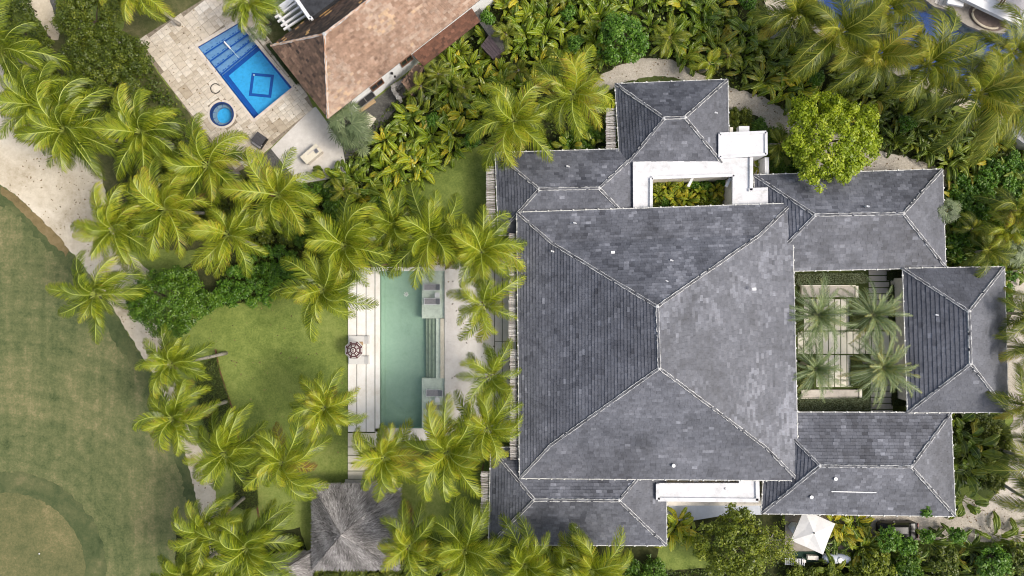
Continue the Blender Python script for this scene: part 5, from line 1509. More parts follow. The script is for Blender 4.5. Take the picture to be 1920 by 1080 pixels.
def palm(px, py, H, rpx, label, n=20, tone=0.0, fset=None, lean=None, name='coconut_palm', cat='palm tree', group='coconut palms of the grounds', seed=0, sweepbias=0, nuts=.4, young=0.0, L=5.0, az_gap=None):
    r = random.Random(seed * 77 + 5)
    fset = fset or COCO
    c = W(px, py, H)
    lx, ly = lean if lean else (r.uniform(-1.0, 1.0), r.uniform(-1.0, 1.0))
    base = Vector((c.x + lx, c.y + ly, 0))
    t = thing(name, label, cat, base, 0, group)
    b = MB(); trunk_tube(b, (0, 0, -.05), (c.x - base.x, c.y - base.y, H - .05), .20, .13, (r.uniform(-.3, .3), r.uniform(-.3, .3)))
    inst('trunk', b.mesh('trunk', M['trunk'], True), t)
    o = c - base
    sc = PX(rpx, H) / (L * .86)
    az0 = r.uniform(0, 6.28)
    for i in range(n):
        age = i / (n - 1)
        az = az0 + i * 2.39996 + r.uniform(-.34, .34)
        cl = min(5, int(max(0, age * 5.2 + r.uniform(-.35, .35) - young)))
        vi = r.choice((0, 1, 2)) if sweepbias < 0 else r.choice((3, 4, 5)) if sweepbias > 0 else r.randrange(6)
        k = sc * r.uniform(.72, 1.16)
        tn = tone + r.gauss(0, .05) + (.06 if age < .3 else 0) + (.16 if age > .8 and r.random() < .3 else .6 if age > .85 and r.random() < .22 else 0) - (.10 if .45 < age else 0)
        inst('frond', fset[cl][vi], t, (o.x + .12 * math.cos(az), o.y + .12 * math.sin(az), o.z + .25 * (1 - age)), (r.uniform(-.12, .12), 0, az), (k, k, k), tn)
    inst('crown_fibre', FIBM, t, (o.x, o.y, o.z), (0, 0, r.uniform(0, 6)))
    if r.random() < nuts: inst('coconut_cluster', NUTM, t, (o.x, o.y, o.z), (0, 0, r.uniform(0, 6)))
    return t

PALMS = [  # px, py, height, radius px, tone, label
 (2, 98, 8.5, 108, -.10, 'coconut palm cut off by the photo edge beside the cart path', -1),
 (78, 198, 8.0, 92, -.09, 'coconut palm overhanging the wide sand next to the olive shade tree', -1),
 (126, 246, 9.0, 100, -.06, 'coconut palm standing out over the widest stretch of sand', -1),
 (266, 250, 9.0, 92, -.02, 'coconut palm between the olive shade tree and the dirt strip', -1),
 (391, 311, 9.0, 96, -.01, 'coconut palm just below the lowest tip of the paver terrace', -1),
 (216, 431, 9.0, 88, .00, 'coconut palm at the bend of the sand path above the leaning one', -1),
 (313, 394, 9.2, 84, .05, 'coconut palm inside the grove above the small shaded lawn patch', -1),
 (430, 440, 9.0, 88, .06, 'coconut palm on the shaded lawn right of the round dark tree', 0),
 (523, 366, 9.3, 94, .05, 'coconut palm in the grove below the barbecue counter plaza', 0),
 (182, 552, 9.5, 86, -.06, 'lone coconut palm leaning over the fairway left of the round dark tree', -1),
 (648, 462, 8.8, 100, .00, 'coconut palm whose frond crosses the pool corner by the white slabs', 0),
 (607, 543, 8.6, 84, .01, 'coconut palm on the lawn edge left of the long white slabs', 1),
 (742, 423, 8.2, 74, .00, 'coconut palm above the half hidden white garden table', 0),
 (808, 444, 8.6, 94, .00, 'coconut palm with a frond hanging over the upper pool shelf', 0),
 (903, 473, 8.4, 82, .03, 'coconut palm between the stick awning and the stone terrace top', 0),
 (907, 572, 7.6, 78, .02, 'star shaped coconut palm alone on the stone terrace beside the roof', 0),
 (921, 703, 7.8, 76, .02, 'coconut palm on the stone terrace opposite the underwater steps', 0),
 (964, 228, 8.6, 92, .06, 'coconut palm drooping a frond onto the roof above the stick awning', 0),
 (1074, 178, 8.8, 94, .10, 'yellowish coconut palm between the broad leaves and the small pavilion', 0),
 (324, 681, 9.9, 76, -.02, 'coconut palm with a pale trunk over the sand above its twin', 0),
 (327, 784, 9.9, 76, -.02, 'coconut palm with its trunk showing beside the dark planting bed', 0),
 (424, 848, 9.0, 86, .00, 'coconut palm at the narrow sand strip below the planting bed', 0),
 (531, 866, 9.2, 102, .05, 'broad coconut palm on the lawn above the thatched hut', 1),
 (610, 763, 8.6, 76, .09, 'yellow green coconut palm on the lawn below the striped parasol', 0),
 (722, 857, 8.2, 78, .07, 'coconut palm at the pool end between stepping slabs and hut', 0),
 (840, 846, 8.6, 96, .07, 'coconut palm below the lower lounger shelf over the small lawn', 0),
 (913, 802, 8.6, 88, .06, 'coconut palm reaching the largest roof beside the lower stick awning', 0),
 (388, 992, 9.2, 76, -.04, 'dark coconut palm covering the end of the sand path', -1),
 (465, 1025, 9.2, 92, .00, 'coconut palm left of the thatched huts over the sand end', 0),
 (345, 1075, 9.0, 62, -.04, 'coconut palm at the fairway edge along the photo bottom', 0),
 (420, 1098, 9.0, 66, .00, 'coconut palm on the photo bottom below the sand path end', 0),
 (768, 1022, 8.0, 82, .07, 'coconut palm touching the large thatched hut from its right', 0),
 (872, 1030, 8.6, 94, .03, 'coconut palm between hut and villa at the bottom lawn', 0),
 (984, 1056, 8.8, 88, .03, 'coconut palm below the corner of the lower villa wing', 0),
 (1108, 1066, 9.0, 100, .05, 'coconut palm with one upright frond over the lower villa wing', 0),
 (1050, 1090, 8.6, 70, .03, 'coconut palm squeezed between two others below the lower wing', 0),
 (468, 6, 7.0, 64, -.02, 'palm whose fronds hang over the head of the bright blue pool', 0),
 (262, -18, 8.0, 62, .16, 'yellowing palm hanging over the bare dirt from the top edge', 0),
]
for i, (x, y, h, rp, tn, lab, sb) in enumerate(PALMS):
    palm(x, y, h, rp * random.Random(i + 9).uniform(.86, 1.05), lab, n=15 if i in (15, 16) else 22 + (i * 7) % 9, tone=tn, seed=i + 1, sweepbias=sb, lean=(-.5 * (x - 960) / 640 * 0 + (1.3 if i in (19, 20) else random.Random(i).uniform(-.9, .9)), random.Random(i + 50).uniform(-.8, .8) if i not in (19, 20) else .1))
OLIVES = [
 (1494, 26, 8.0, 84, -.02, 'olive palm over the beige planter edge beside the navy pool'),
 (1572, 62, 9.0, 104, .00, 'olive palm with its dark trunk leaning across the pool coping'),
 (1642, 106, 9.0, 92, .06, 'olive palm with a yellow frond dipping to the broad leaves'),
 (1662, 18, 8.0, 74, .00, 'olive palm over the navy water left of the sunken lounge'),
 (1738, 122, 9.0, 104, .00, 'olive palm in front of the sunken lounge rim'),
 (1832, 178, 9.2, 112, .01, 'large olive palm between navy pool and the dense broad leaves'),
 (1898, 100, 9.0, 90, .03, 'olive palm before the hotel terrace corner'),
 (1908, 196, 9.0, 84, .05, 'olive palm with orange flower stalk near the grey roof corner'),
]
for i, (x, y, h, rp, tn, lab) in enumerate(OLIVES):
    palm(x, y, h, rp * .96, lab, n=21 + i % 3, tone=tn + .03, seed=200 + i, fset=OLIVE, group='olive palms along the navy pool', name='coconut_palm')
# feathery palms and edge palms on the east side
EASTP = [
 (1884, 433, 4.6, 46, .16, 'young feathery palm with a bright star shaped crown east of the roofs', 22),
 (1850, 470, 4.4, 50, -.02, 'feathery palm beside the corner where two east roofs meet', 18),
 (1905, 395, 5.0, 58, -.04, 'feathery palm at the east edge above the bright star crown', 18),
 (1930, 588, 6.0, 66, -.04, 'palm reaching its fronds from the edge over the gravel to the roof', 18),
 (1936, 655, 6.0, 62, .00, 'palm at the east edge with low fronds above the gravel drive', 18),
 (1925, 760, 5.6, 72, .00, 'leafy palm below the corner of the courtyard east pavilion', 20),
 (1950, 872, 6.4, 78, -.04, 'palm with a grey trunk bent across the gravel drive', 18),
 (1945, 945, 6.4, 70, -.06, 'palm spreading over the wide gravel at the lower right', 18),
 (1462, 270, 3.4, 36, .05, 'small feathery palm beside the white service block', 14),
 (1330, 120, 3.6, 40, .14, 'small bright palm hanging over the eave of the small pavilion', 12),
 (1255, 70, 3.6, 40, .02, 'small feathery palm behind the rounded bright green tree', 13),
]
for i, (x, y, h, rp, tn, lab, n) in enumerate(EASTP):
    palm(x, y, h, rp, lab, n=n, tone=tn, seed=300 + i, fset=OLIVE if i not in (0, 9) else COCO, group=None, name='feather_palm', nuts=0)

DATE = frond_set([M['date'], M['date_rib']], seed=400, L=3.4, nl=56, ll=.44, lw=.024, ribw=.032, start=.10, stiff=.75, fwd=(48, 24), vup=30, swk=.35)
for i, (x, y, h, rp, tn, lab) in enumerate(((1531, 590, 4.4, 68, .04, 'silvery date palm by the upper left of the courtyard touching the largest roof'), (1634, 590, 4.2, 62, .06, 'date palm in the upper right of the courtyard over grey stepping slabs'),
        (1526, 690, 4.0, 58, .0, 'silvery date palm in the lower left of the courtyard'), (1651, 688, 4.2, 70, .10, 'largest date palm of the courtyard with orange flower tufts over the east roof'))):
    palm(x, y, h, rp, lab, n=58, tone=tn, seed=500 + i, fset=DATE, L=3.4, name='date_palm', group='date palms of the courtyard', nuts=0, lean=(.1, .1), young=.6)
b = MB(); q = random.Random(9)
for k in range(26):
    a = q.uniform(0, 6.3); b.bar((0, 0, 0), (.45 * math.cos(a) * q.uniform(.3, 1), .45 * math.sin(a) * q.uniform(.3, 1), .35), .03, .03)

# fan palm: leaves of radiating blades
def fan_mesh(seed, R_=1.0, pet=1.1, e0=30):
    g = random.Random(seed); b = MB()
    e = R(e0); p1 = Vector((pet * math.cos(e), 0, pet * math.sin(e)))
    b.bar((0, 0, 0), p1, .035, .03, 1)
    n = 20
    for k in range(n):
        a = R(-140 + 280 * (k + .5) / n)
        l = R_ * (1 - .25 * abs(a) / R(140)) * g.uniform(.75, 1.2)
        d = Vector((math.cos(a), math.sin(a), -.10 + g.uniform(-.06, .1))); d.normalize()
        s = Vector((-math.sin(a), math.cos(a), .0)) * .045
        m = p1 + d * l * .6; tp = m + (d + Vector((0, 0, -.5))).normalized() * l * .4
        tn = .5 + g.gauss(0, .12)
        b.face([p1, m - s, tp, m + s], 0, tn)
    return b.mesh('fan_leaf', [M['fan'], M['date_rib']])
FANS = [fan_mesh(k, 1.0, 1.2, e) for k, e in enumerate((70, 55, 40, 25, 10, -5))]
def fan_palm(px, py, H, rpx, label, n=26, tone=0.0, seed=0):
    r = random.Random(seed); n = int(n * .7)
    c = W(px, py, H); t = thing('fan_palm', label, 'palm tree', (c.x, c.y, 0))
    b = MB(); trunk_tube(b, (0, 0, 0), (0, 0, H), .2, .17, (0, 0)); inst('trunk', b.mesh('trunk', M['trunk'], True), t)
    sc = PX(rpx, H) / 2.1
    for i in range(n):
        az = i * 2.4 + r.uniform(-.2, .2); cl = min(5, int(i / n * 6)); k = sc * r.uniform(.7, 1.25)
        inst('frond', FANS[cl], t, (0, 0, H - .1), (r.uniform(-.2, .2), 0, az), (k, k, k), tone + r.gauss(0, .14))
fan_palm(656, 234, 3.6, 46, 'grey green fan palm between plaza and dark gravel', 34, -.02, 1)
fan_palm(668, 262, 3.0, 34, 'lower fan palm half covered by broad leaves near the plaza', 22, -.08, 2)
fan_palm(1772, 395, 3.4, 30, 'thin olive fan palm tucked against the long pavilion east eave', 22, .0, 3)
fan_palm(508, 14, 3.2, 28, 'little fan palm left of the white pergola', 22, .25, 4)
fan_palm(484, 60, 2.4, 22, 'small yellowing fan palm beside the head of the blue pool', 16, .3, 5)
fan_palm(1898, 470, 3.4, 34, 'pale fan palm by the east pavilion gravel end', 20, .05, 6)

# ------------------------------------------------------------------ broad leaved plants
def blade_mesh(seed, mats, L=1.7, wd=.27, pet=.9, e0=78, droop=105, ragged=.12, name='leaf'):
    g = random.Random(seed); b = MB(); N = 12
    pos = [Vector((0, 0, 0))]; tans = []; sw = g.uniform(-40, 40)
    tot = L + pet
    for i in range(N + 4):
        s = i / (N + 3); e = R(e0) - R(droop) * s ** 1.5; h = R(sw) * s ** 1.5
        d = Vector((math.cos(e) * math.cos(h), math.cos(e) * math.sin(h), math.sin(e))); tans.append(d)
        pos.append(pos[-1] + d * tot / (N + 4))
    k0 = max(1, round(pet / tot * (N + 4)))
    b.tube(pos[:k0 + 1], [.035] * (k0 + 1), 4, 1, .5, cap=False)
    tw = g.uniform(-.5, .5); prev = None
    M_ = len(pos) - 1 - k0
    for i in range(M_ + 1):
        f = i / M_; p = pos[k0 + i]; T = tans[min(k0 + i, len(tans) - 1)]
        B = T.cross(Vector((0, 0, 1))); B = B.normalized() if B.length > .05 else Vector((0, 1, 0))
        Nn = B.cross(T).normalized()
        a = tw * f; B2 = B * math.cos(a) + Nn * math.sin(a); N2 = Nn * math.cos(a) - B * math.sin(a)
        w = wd * (max(0, math.sin(math.pi * min(1, f * .93 + .05))) ** .6)
        wl, wr = w * g.uniform(1 - ragged, 1 + ragged), w * g.uniform(1 - ragged, 1 + ragged)
        v = .45 - .75 * f
        cur = (p - B2 * wl + N2 * wl * v + Nn * g.uniform(-.03, .03), p - B2 * wl * .5 + N2 * wl * .34, p, p + B2 * wr * .5 + N2 * wr * .34, p + B2 * wr + N2 * wr * v + Nn * g.uniform(-.03, .03), p - B2 * .022 + N2 * .012, p + B2 * .022 + N2 * .012)
        if prev:
            tn = .5 + g.gauss(0, .05)
            for q, dt in ((0, .07), (1, .0), (2, .0), (3, .07)):
                b.face([prev[q], cur[q], cur[q + 1], prev[q + 1]], 0, tn + dt + g.gauss(0, .035))
            b.face([prev[5], cur[5], cur[6], prev[6]], 1, .5)
        prev = cur
    return b.mesh(name, mats, True)
HEL = [[blade_mesh(10 * j + k, [M['heli'], M['heli_rib']], 2.05, .27, .85, e, d, .26) for k in range(6)] for j, (e, d) in enumerate(((84, 70), (76, 100), (66, 118), (52, 120)))]
HELD = [[blade_mesh(500 + 10 * j + k, [M['heli_dark'], M['heli_rib']], 2.1, .26, .8, e, d, .26) for k in range(6)] for j, (e, d) in enumerate(((80, 80), (70, 108), (58, 120), (45, 118)))]
PAD = [[blade_mesh(900 + 10 * j + k, [M['heli_dark'], M['heli_rib']], 1.6, .42, 1.5, e, d, .2) for k in range(3)] for j, (e, d) in enumerate(((82, 60), (70, 85), (56, 100), (40, 100)))]
def broad(px, py, z, sc, lset, label, group, seed, n=11, tone=0.0, name='heliconia', cat='plant'):
    r = random.Random(seed)
    c = W(px, py, z + 1.6 * sc); base = Vector((c.x, c.y, z))
    t = thing(name, label, cat, base, 0, group)
    az0 = r.uniform(0, 6.3)
    for i in range(n):
        j = min(3, int(i / n * 4)); a = az0 + i * 2.4 + r.uniform(-.3, .3); k = sc * r.uniform(.8, 1.2)
        off = .22 * sc
        yel = r.uniform(.2, .42) if r.random() < .07 else 0
        inst('leaf', r.choice(lset[j]), t, (off * math.cos(a), off * math.sin(a), 0), (r.uniform(-.15, .15), r.uniform(-.12, .12), a), (k, k, k), tone + yel + r.gauss(0, .05))
    return t
pr = random.Random(21)
GRAV = [(614, 228), (690, 196), (752, 146), (772, 150), (762, 190), (735, 222), (690, 258), (652, 300)]
PATHN = [(1108, 168), (1128, 140), (1160, 122), (1205, 108), (1262, 112), (1300, 132), (1380, 168), (1430, 180), (1480, 212), (1560, 240), (1650, 282), (1720, 300), (1780, 322), (1780, 350), (1650, 345), (1520, 320), (1460, 260), (1420, 218), (1366, 205), (1300, 160), (1180, 150), (1130, 176), (1100, 205), (1090, 190)]
COPE = [(1440, -40), (1500, 10), (1560, 70), (1640, 108), (1720, 146), (1800, 186), (1880, 222), (1880, 236), (1790, 206), (1700, 168), (1600, 118), (1550, 94), (1490, 56), (1440, 36)]
def clear(x, y, poly, d):
    if inside((x, y), poly): return False
    n = len(poly)
    for i in range(n):
        a, b_ = poly[i], poly[(i + 1) % n]; ex, ey = b_[0] - a[0], b_[1] - a[1]
        t_ = max(0, min(1, ((x - a[0]) * ex + (y - a[1]) * ey) / (ex * ex + ey * ey + 1e-9)))
        if math.hypot(a[0] + ex * t_ - x, a[1] + ey * t_ - y) < d: return False
    return True
ORD = 'leftmost second third fourth fifth sixth seventh eighth ninth tenth eleventh twelfth thirteenth fourteenth fifteenth sixteenth seventeenth eighteenth nineteenth twentieth twenty-first twenty-second twenty-third twenty-fourth twenty-fifth twenty-sixth twenty-seventh twenty-eighth twenty-ninth thirtieth thirty-first thirty-second thirty-third thirty-fourth thirty-fifth thirty-sixth thirty-seventh thirty-eighth thirty-ninth fortieth'.split()
MIXED = []
def mixed(i, x, y, where):
    q = random.Random(i * 13 + 1).random()
    if q < .26: MIXED.append((i, x, y, where, q)); return True
    return False
def plant_mixed():
    cnt = {}
    for i, x, y, where, q in sorted(MIXED, key=lambda m: m[1]):
        ck = (where, 0 if q < .07 else 1 if q < .12 else 2 if q < .19 else 3); k = cnt.get(ck, 0); cnt[ck] = k + 1
        o_ = ('leftmost ' if k == 0 else ORD[k] + ' from the left, ')
        if q < .07: tree('shrub', o_ + 'small leaved green shrub among the broad leaves ' + where, 'shrub', x, y, 17, 2.6, 'tree_bright', .24, .9, 3000 + i, .3, .7, group='small leaved shrubs ' + where, tone=-.05, limbs=2)
        elif q < .12: palm(x, y, 3.4, 30, o_ + 'small feather palm poking through the broad leaves ' + where, n=14, tone=.02, seed=6000 + i, fset=OLIVE, group='small feather palms ' + where, name='feather_palm', nuts=0)
        elif q < .19: broad(x, y, 0, 1.0, PAD, o_ + 'large paddle leaved plant rising among narrower leaves ' + where, 'paddle leaved plants ' + where, 7000 + i, 10, .06, 'bird_of_paradise')
        else: broad(x, y, 0, .75, HEL, o_ + 'lower yellowing leafy clump among the broad leaves ' + where, 'yellowing clumps ' + where, 7000 + i, 17, .16, 'ginger_plant')
LM1 = (((800, 140), 'below the tiled porch of the brown house'), ((850, 260), 'above the shady lawn'), ((930, 110), 'round the little plank roofed shed'), ((680, 290), 'beside the grey fan palm and plaza'), ((960, 10), 'on the top edge next to the brown house'), ((1090, 40), 'left of the rounded bright green tree'), ((970, 180), 'behind the two palms that overhang the wing'), ((740, 300), 'between the plaza and the pool palms'))
LM2 = (((1300, 20), 'along the photo top edge above the gravel path'), ((1240, 80), 'between gravel path and rounded bright green tree'), ((1420, 140), 'at the bend of the gravel path'), ((1470, 60), 'below the beige planter edge of the navy pool'), ((1560, 140), 'above the lime green tree'), ((1670, 220), 'right of the lime green tree'), ((1780, 240), 'below the large olive palm'), ((1880, 280), 'by the grey metal roof corner'), ((1830, 380), 'east of the long pavilion'), ((1900, 460), 'on the east edge by the star crowned palm'))
HC = {}
def where_label(x, y, lms, adj):
    k = min(range(len(lms)), key=lambda j: (lms[j][0][0] - x) ** 2 + (lms[j][0][1] - y) ** 2)
    n = HC.get((adj, k), 0); HC[(adj, k)] = n + 1
    return ('leftmost ' if n == 0 else ORD[min(n, 39)] + ' from the left, ') + adj + ' leafy clump ' + lms[k][1]
pts1 = sorted(sample_poly(A1, 26, pr))
for i, (x, y) in enumerate(pts1):
    if inside((x, y), [(752, 153), (772, 100), (877, 10), (897, 40), (897, 60), (945, 95), (935, 112), (905, 110), (890, 75), (800, 130), (776, 180)]) or not clear(x, y, GRAV, 14) or not clear(x, y, PATHN, 16): continue
    if mixed(i, x, y, 'between the two houses'): continue
    broad(x, y, 0, pr.uniform(.62, 1.15), HEL, where_label(x, y, LM1, 'bright'), 'broad leaved plants between the two houses', 1000 + i, 17, pr.gauss(0.05, .10))
pts2 = sorted(sample_poly(A2, 28, pr))
def near_tree(x, y): return (x - 1165) ** 2 + (y - 75) ** 2 < 36 ** 2 or (x - 1556) ** 2 + (y - 262) ** 2 < 62 ** 2
for i, (x, y) in enumerate(pts2):
    if near_tree(x, y) or not clear(x, y, PATHN, 18) or not clear(x, y, COPE, 10): continue
    if mixed(i + 5000, x, y, 'beyond the gravel path'): continue
    fade = max(0, min(1, (x - 1150) / 500))
    broad(x, y, 0, pr.uniform(.7, 1.15), HEL if pr.random() > fade else HELD, where_label(x, y, LM2, 'broad'), 'broad leaved plants beyond the gravel path', 2000 + i, 16, pr.gauss(.0, .09))
pts3 = sorted(sample_poly(A3, 34, pr))[:40]
for i, (x, y) in enumerate(pts3):
    broad(x, y, 0, pr.uniform(.8, 1.2), HELD, ('leftmost ' if i == 0 else ORD[i] + ' from the left, ') + 'dark leafy clump along the bottom right edge below the drive', 'leafy clumps below the drive', 3000 + i, 10, pr.gauss(-.02, .1))
for i, (x, y, s, lab) in enumerate(((1797, 800, 1.0, 'big paddle leaved plant right under the courtyard east pavilion corner'), (1812, 822, 1.1, 'big paddle leaved plant second in the row along the east eave'), (1826, 846, 1.15, 'big paddle leaved plant in the middle of the row along the east eave'),
        (1815, 880, 1.1, 'big paddle leaved plant near the gravel end of its row'), (1815, 940, .9, 'lone paddle leaved plant standing at the gravel by the roof corner'), (1836, 872, 1.0, 'big paddle leaved plant bordering the low shrubs'))):
    broad(x, y, 0, s, PAD, lab, None, 4000 + i, 12, -.02, 'bird_of_paradise')
for i, (x, y, s, lab) in enumerate(((1070, 272, .8, 'grey green banana plant bending over the wing roof edge'), (1112, 276, .7, 'tattered banana plant with withered leaves by the stick awning'))):
    broad(x, y, .8, s, PAD, lab, None, 4100 + i, 10, .12, 'banana_plant')
for i, (x, y, s, tn, lab) in enumerate(((1275, 985, 1.0, .30, 'yellow green strap leaved plant at the porch floor corner'), (1262, 1000, 1.0, .28, 'yellow green strap leaved plant lower down beside the wing roof'), (1300, 1004, .9, .2, 'strap leaved plant between the wing and the big lower tree'),
       (1572, 985, .9, .38, 'yellow strap leaved plant right of the white square parasol'), (1590, 1000, .9, .25, 'yellow green strap leaved plant between parasol and car'), (1612, 985, .9, .3, 'orange tinged strap leaved plant left of the parked car'), (1624, 1034, 1.0, .2, 'strap leaved plant right of the white tank'))):
    broad(x, y, 0, s, HEL, lab, None, 4200 + i, 14, tn, 'strap_plant')
# light well planting
for i, (x, y, s, tn, lab) in enumerate(((1236, 366, .42, .15, 'low plant at the left end of the light well'), (1254, 352, .5, .2, 'bright spiky plant by the light well back wall'), (1268, 372, .6, .2, 'lime palm like plant reaching over the light well edge'), (1290, 374, .6, .2, 'lime palm like plant in the middle front of the light well'),
        (1280, 352, .5, .2, 'bright spiky plant left of the white beam'), (1312, 362, .5, .25, 'yellow spiky plant right of the white beam'), (1330, 372, .45, .0, 'dark green low plant in the right half of the light well'), (1345, 356, .5, .32, 'golden spiky plant near the light well right end'), (1360, 366, .42, .30, 'smaller golden spiky plant at the light well right end'), (1424, 313, .4, .25, 'yellow bush in the small walled planter yard'))):
    broad(x, y, .6, s, HEL, lab, None, 4300 + i, 22, tn, 'spiky_plant')

# ------------------------------------------------------------------ trees and shrubs of small leaves
def leaf_cloud(name, P, Nrm, size, tone, mat, fold=.25, seed=0):
    g = np.random.default_rng(seed); n = len(P)
    Nrm = Nrm / np.linalg.norm(Nrm, axis=1)[:, None]
    ref = g.normal(0, 1, (n, 3)); T = np.cross(Nrm, ref); T /= np.linalg.norm(T, axis=1)[:, None]
    B = np.cross(Nrm, T); s = size[:, None]
    a = P - T * s * .5; c = P + T * s * .5
    l = P + B * s * .27 + Nrm * s * fold * .25; r_ = P - B * s * .27 + Nrm * s * fold * .25
    v = np.stack([a, r_, c, l], 1).reshape(-1, 3); q = np.arange(n * 4).reshape(-1, 4)
    return np_mesh(name, v, q, tone, mat)
def crown_points(g, Rr, Rz, clumps, per, crad, lob=.22, low=-.25):
    C = []; tn = []
    ph = g.uniform(0, 6.28, 4)
    while len(C) < clumps:
        d = g.normal(0, 1, 3); d /= np.linalg.norm(d)
        if d[2] < low: continue
        az = math.atan2(d[1], d[0])
        k = 1 + lob * (.5 * math.sin(3 * az + ph[0]) + .35 * math.sin(5 * az + ph[1]) + .3 * math.sin(7 * az + ph[2]))
        rr = g.uniform(.30, 1.0) ** .5
        C.append((d[0] * Rr * k * rr, d[1] * Rr * k * rr, d[2] * Rz * rr)); tn.append(g.normal(0, .10))
    C = np.array(C)
    idx = np.repeat(np.arange(clumps), per)
    off = g.normal(0, 1, (len(idx), 3)); off /= np.linalg.norm(off, axis=1)[:, None]; off *= (g.random(len(idx)) ** .45)[:, None] * crad
    off[:, 2] *= .65
    P = C[idx] + off
    up = off / crad + np.array([0, 0, .75]) + g.normal(0, .42, off.shape)
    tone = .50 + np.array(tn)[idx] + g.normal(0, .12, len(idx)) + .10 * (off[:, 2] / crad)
    return P, up, np.clip(tone, 0, 1), C
def tree(name, label, cat, px, py, rpx, H, mat, ls=.24, dens=1.0, seed=0, lob=.22, rz=.55, sparse=1.0, bark='bark', group=None, tone=0.0, limbs=9):
    g = np.random.default_rng(seed + 900)
    zc = H * .62; c = W(px, py, zc); Rr = PX(rpx, H * .7); Rz = max(Rr * rz, .8)
    t = thing(name, label, cat, (c.x, c.y, 0), 0, group)
    crad = min(.62, max(.3, Rr * .2))
    clumps = int(3.6 * (Rr / crad) ** 2 * sparse) + 8
    per = int(62 * dens * (crad / .5) ** 2 * (.24 / ls) ** 2)
    P, N, T, C = crown_points(g, Rr - crad * .6, Rz, clumps, per, crad, lob)
    P[:, 2] += zc; C[:, 2] += zc
    P[:, 2] = np.maximum(P[:, 2], .1)
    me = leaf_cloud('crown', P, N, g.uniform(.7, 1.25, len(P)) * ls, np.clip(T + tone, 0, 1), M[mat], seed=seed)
    inst('crown', me, t)
    b = MB(); hh = zc - Rz * .5
    trunk_tube(b, (0, 0, -.05), (.1, .05, max(hh, .4)), .05 * Rr + .04, .03 * Rr + .03, (.1, -.05), 6, 7)
    r = random.Random(seed)
    for k in range(limbs):
        e = C[r.randrange(len(C))]; m = Vector((e[0] * .45, e[1] * .45, hh + (e[2] - hh) * .4))
        b.tube([(.1, .05, max(hh - .2, .2)), m, tuple(e)], [.022 * Rr + .02, .014 * Rr + .012, .012], 5)
    inst('trunk', b.mesh('trunk', M[bark]), t)
    return t
tree('broadleaf_tree', 'round dark green tree standing on the sand path edge', 'tree', 312, 563, 74, 6.5, 'tree_dark', .25, 1.2, 1, .14, .6)
tree('broadleaf_tree', 'small dark green bushy tree joined to the round sand path tree', 'tree', 388, 568, 26, 3.5, 'tree_dark', .25, 1.0, 2, .3)
tree('broadleaf_tree', 'lime green leafy tree overlapping the long pavilion roof', 'tree', 1557, 262, 94, 8.5, 'tree_lime', .30, 1.15, 3, .20, .5, 1.25, tone=.04)
tree('broadleaf_tree', 'rounded bright green tree at the bend of the gravel path', 'tree', 1166, 74, 52, 6.0, 'tree_bright', .32, 1.05, 4, .16, .7)
tree('broadleaf_tree', 'mossy olive tree by the cart path at the top left', 'tree', 166, 36, 66, 7.0, 'tree_olive', .26, 1.0, 5, .3, .6, tone=.06)
tree('broadleaf_tree', 'dark olive spreading tree between terrace dirt and palms', 'tree', 200, 132, 84, 6.5, 'tree_olive', .24, 1.1, 6, .22, .5, tone=-.04)
tree('broadleaf_tree', 'large yellow green tree at the bottom below the porch floor', 'tree', 1376, 1022, 74, 6.5, 'tree_yellow', .30, .95, 7, .28, .55, tone=-.06)
tree('broadleaf_tree', 'thin leafed tree with pale bare branches left of the white parasol', 'tree', 1448, 1020, 48, 6.0, 'tree_yellow', .22, .42, 8, .3, .6, .55, 'pale_bark', tone=.05, limbs=26)
tree('broadleaf_tree', 'slim bright green sapling poking over the lower right roof edge', 'tree', 1731, 955, 15, 5.6, 'tree_bright', .34, 1.0, 9, .3, 1.1)
for i, (x, y, rp, h, mt, lab) in enumerate((
  (1668, 1012, 26, 4.4, 'tree_bright', 'bright big leaved shrub partly hiding the parked car'), (1700, 1022, 20, 4.0, 'tree_bright', 'bright big leaved shrub at the rear end of the parked car'),
  (1738, 1006, 15, 4.2, 'tree_bright', 'bright shrub on a thin bent stem right of the parked car'), (1795, 1004, 17, 4.4, 'tree_bright', 'bright shrub leaning out onto the lower right gravel'),
  (1862, 1052, 36, 3.2, 'tree_bright', 'dense green bush at the lower right corner hedge'), (1770, 1056, 30, 3.0, 'tree_olive', 'dense olive bush below the lower right gravel'), (1910, 1046, 28, 3.0, 'tree_olive', 'olive bush in the extreme lower right corner'),
  (1640, 1058, 36, 3.4, 'tree_yellow', 'yellow green bush below the parked car'), (1700, 1068, 32, 3.0, 'tree_dark', 'dark bush on the bottom edge below the parked car'))):
    tree('shrub', lab, 'shrub', x, y, rp, h, mt, .34, .9, 40 + i, .3, .6)
plant_mixed()
for i, (x, y) in enumerate(((1232, 350), (1246, 380), (1262, 344), (1302, 346), (1318, 380), (1322, 350), (1344, 378), (1352, 344))):
    tree('shrub', ('leftmost ' if i == 0 else ORD[i] + ' from the left, ') + 'low bushy filler plant inside the planted light well', 'shrub', x, y, 12, 1.5, 'tree_bright' if i % 2 else 'tree_yellow', .2, 1.0, 800 + i, .3, .8, group='filler plants in the light well', limbs=2)
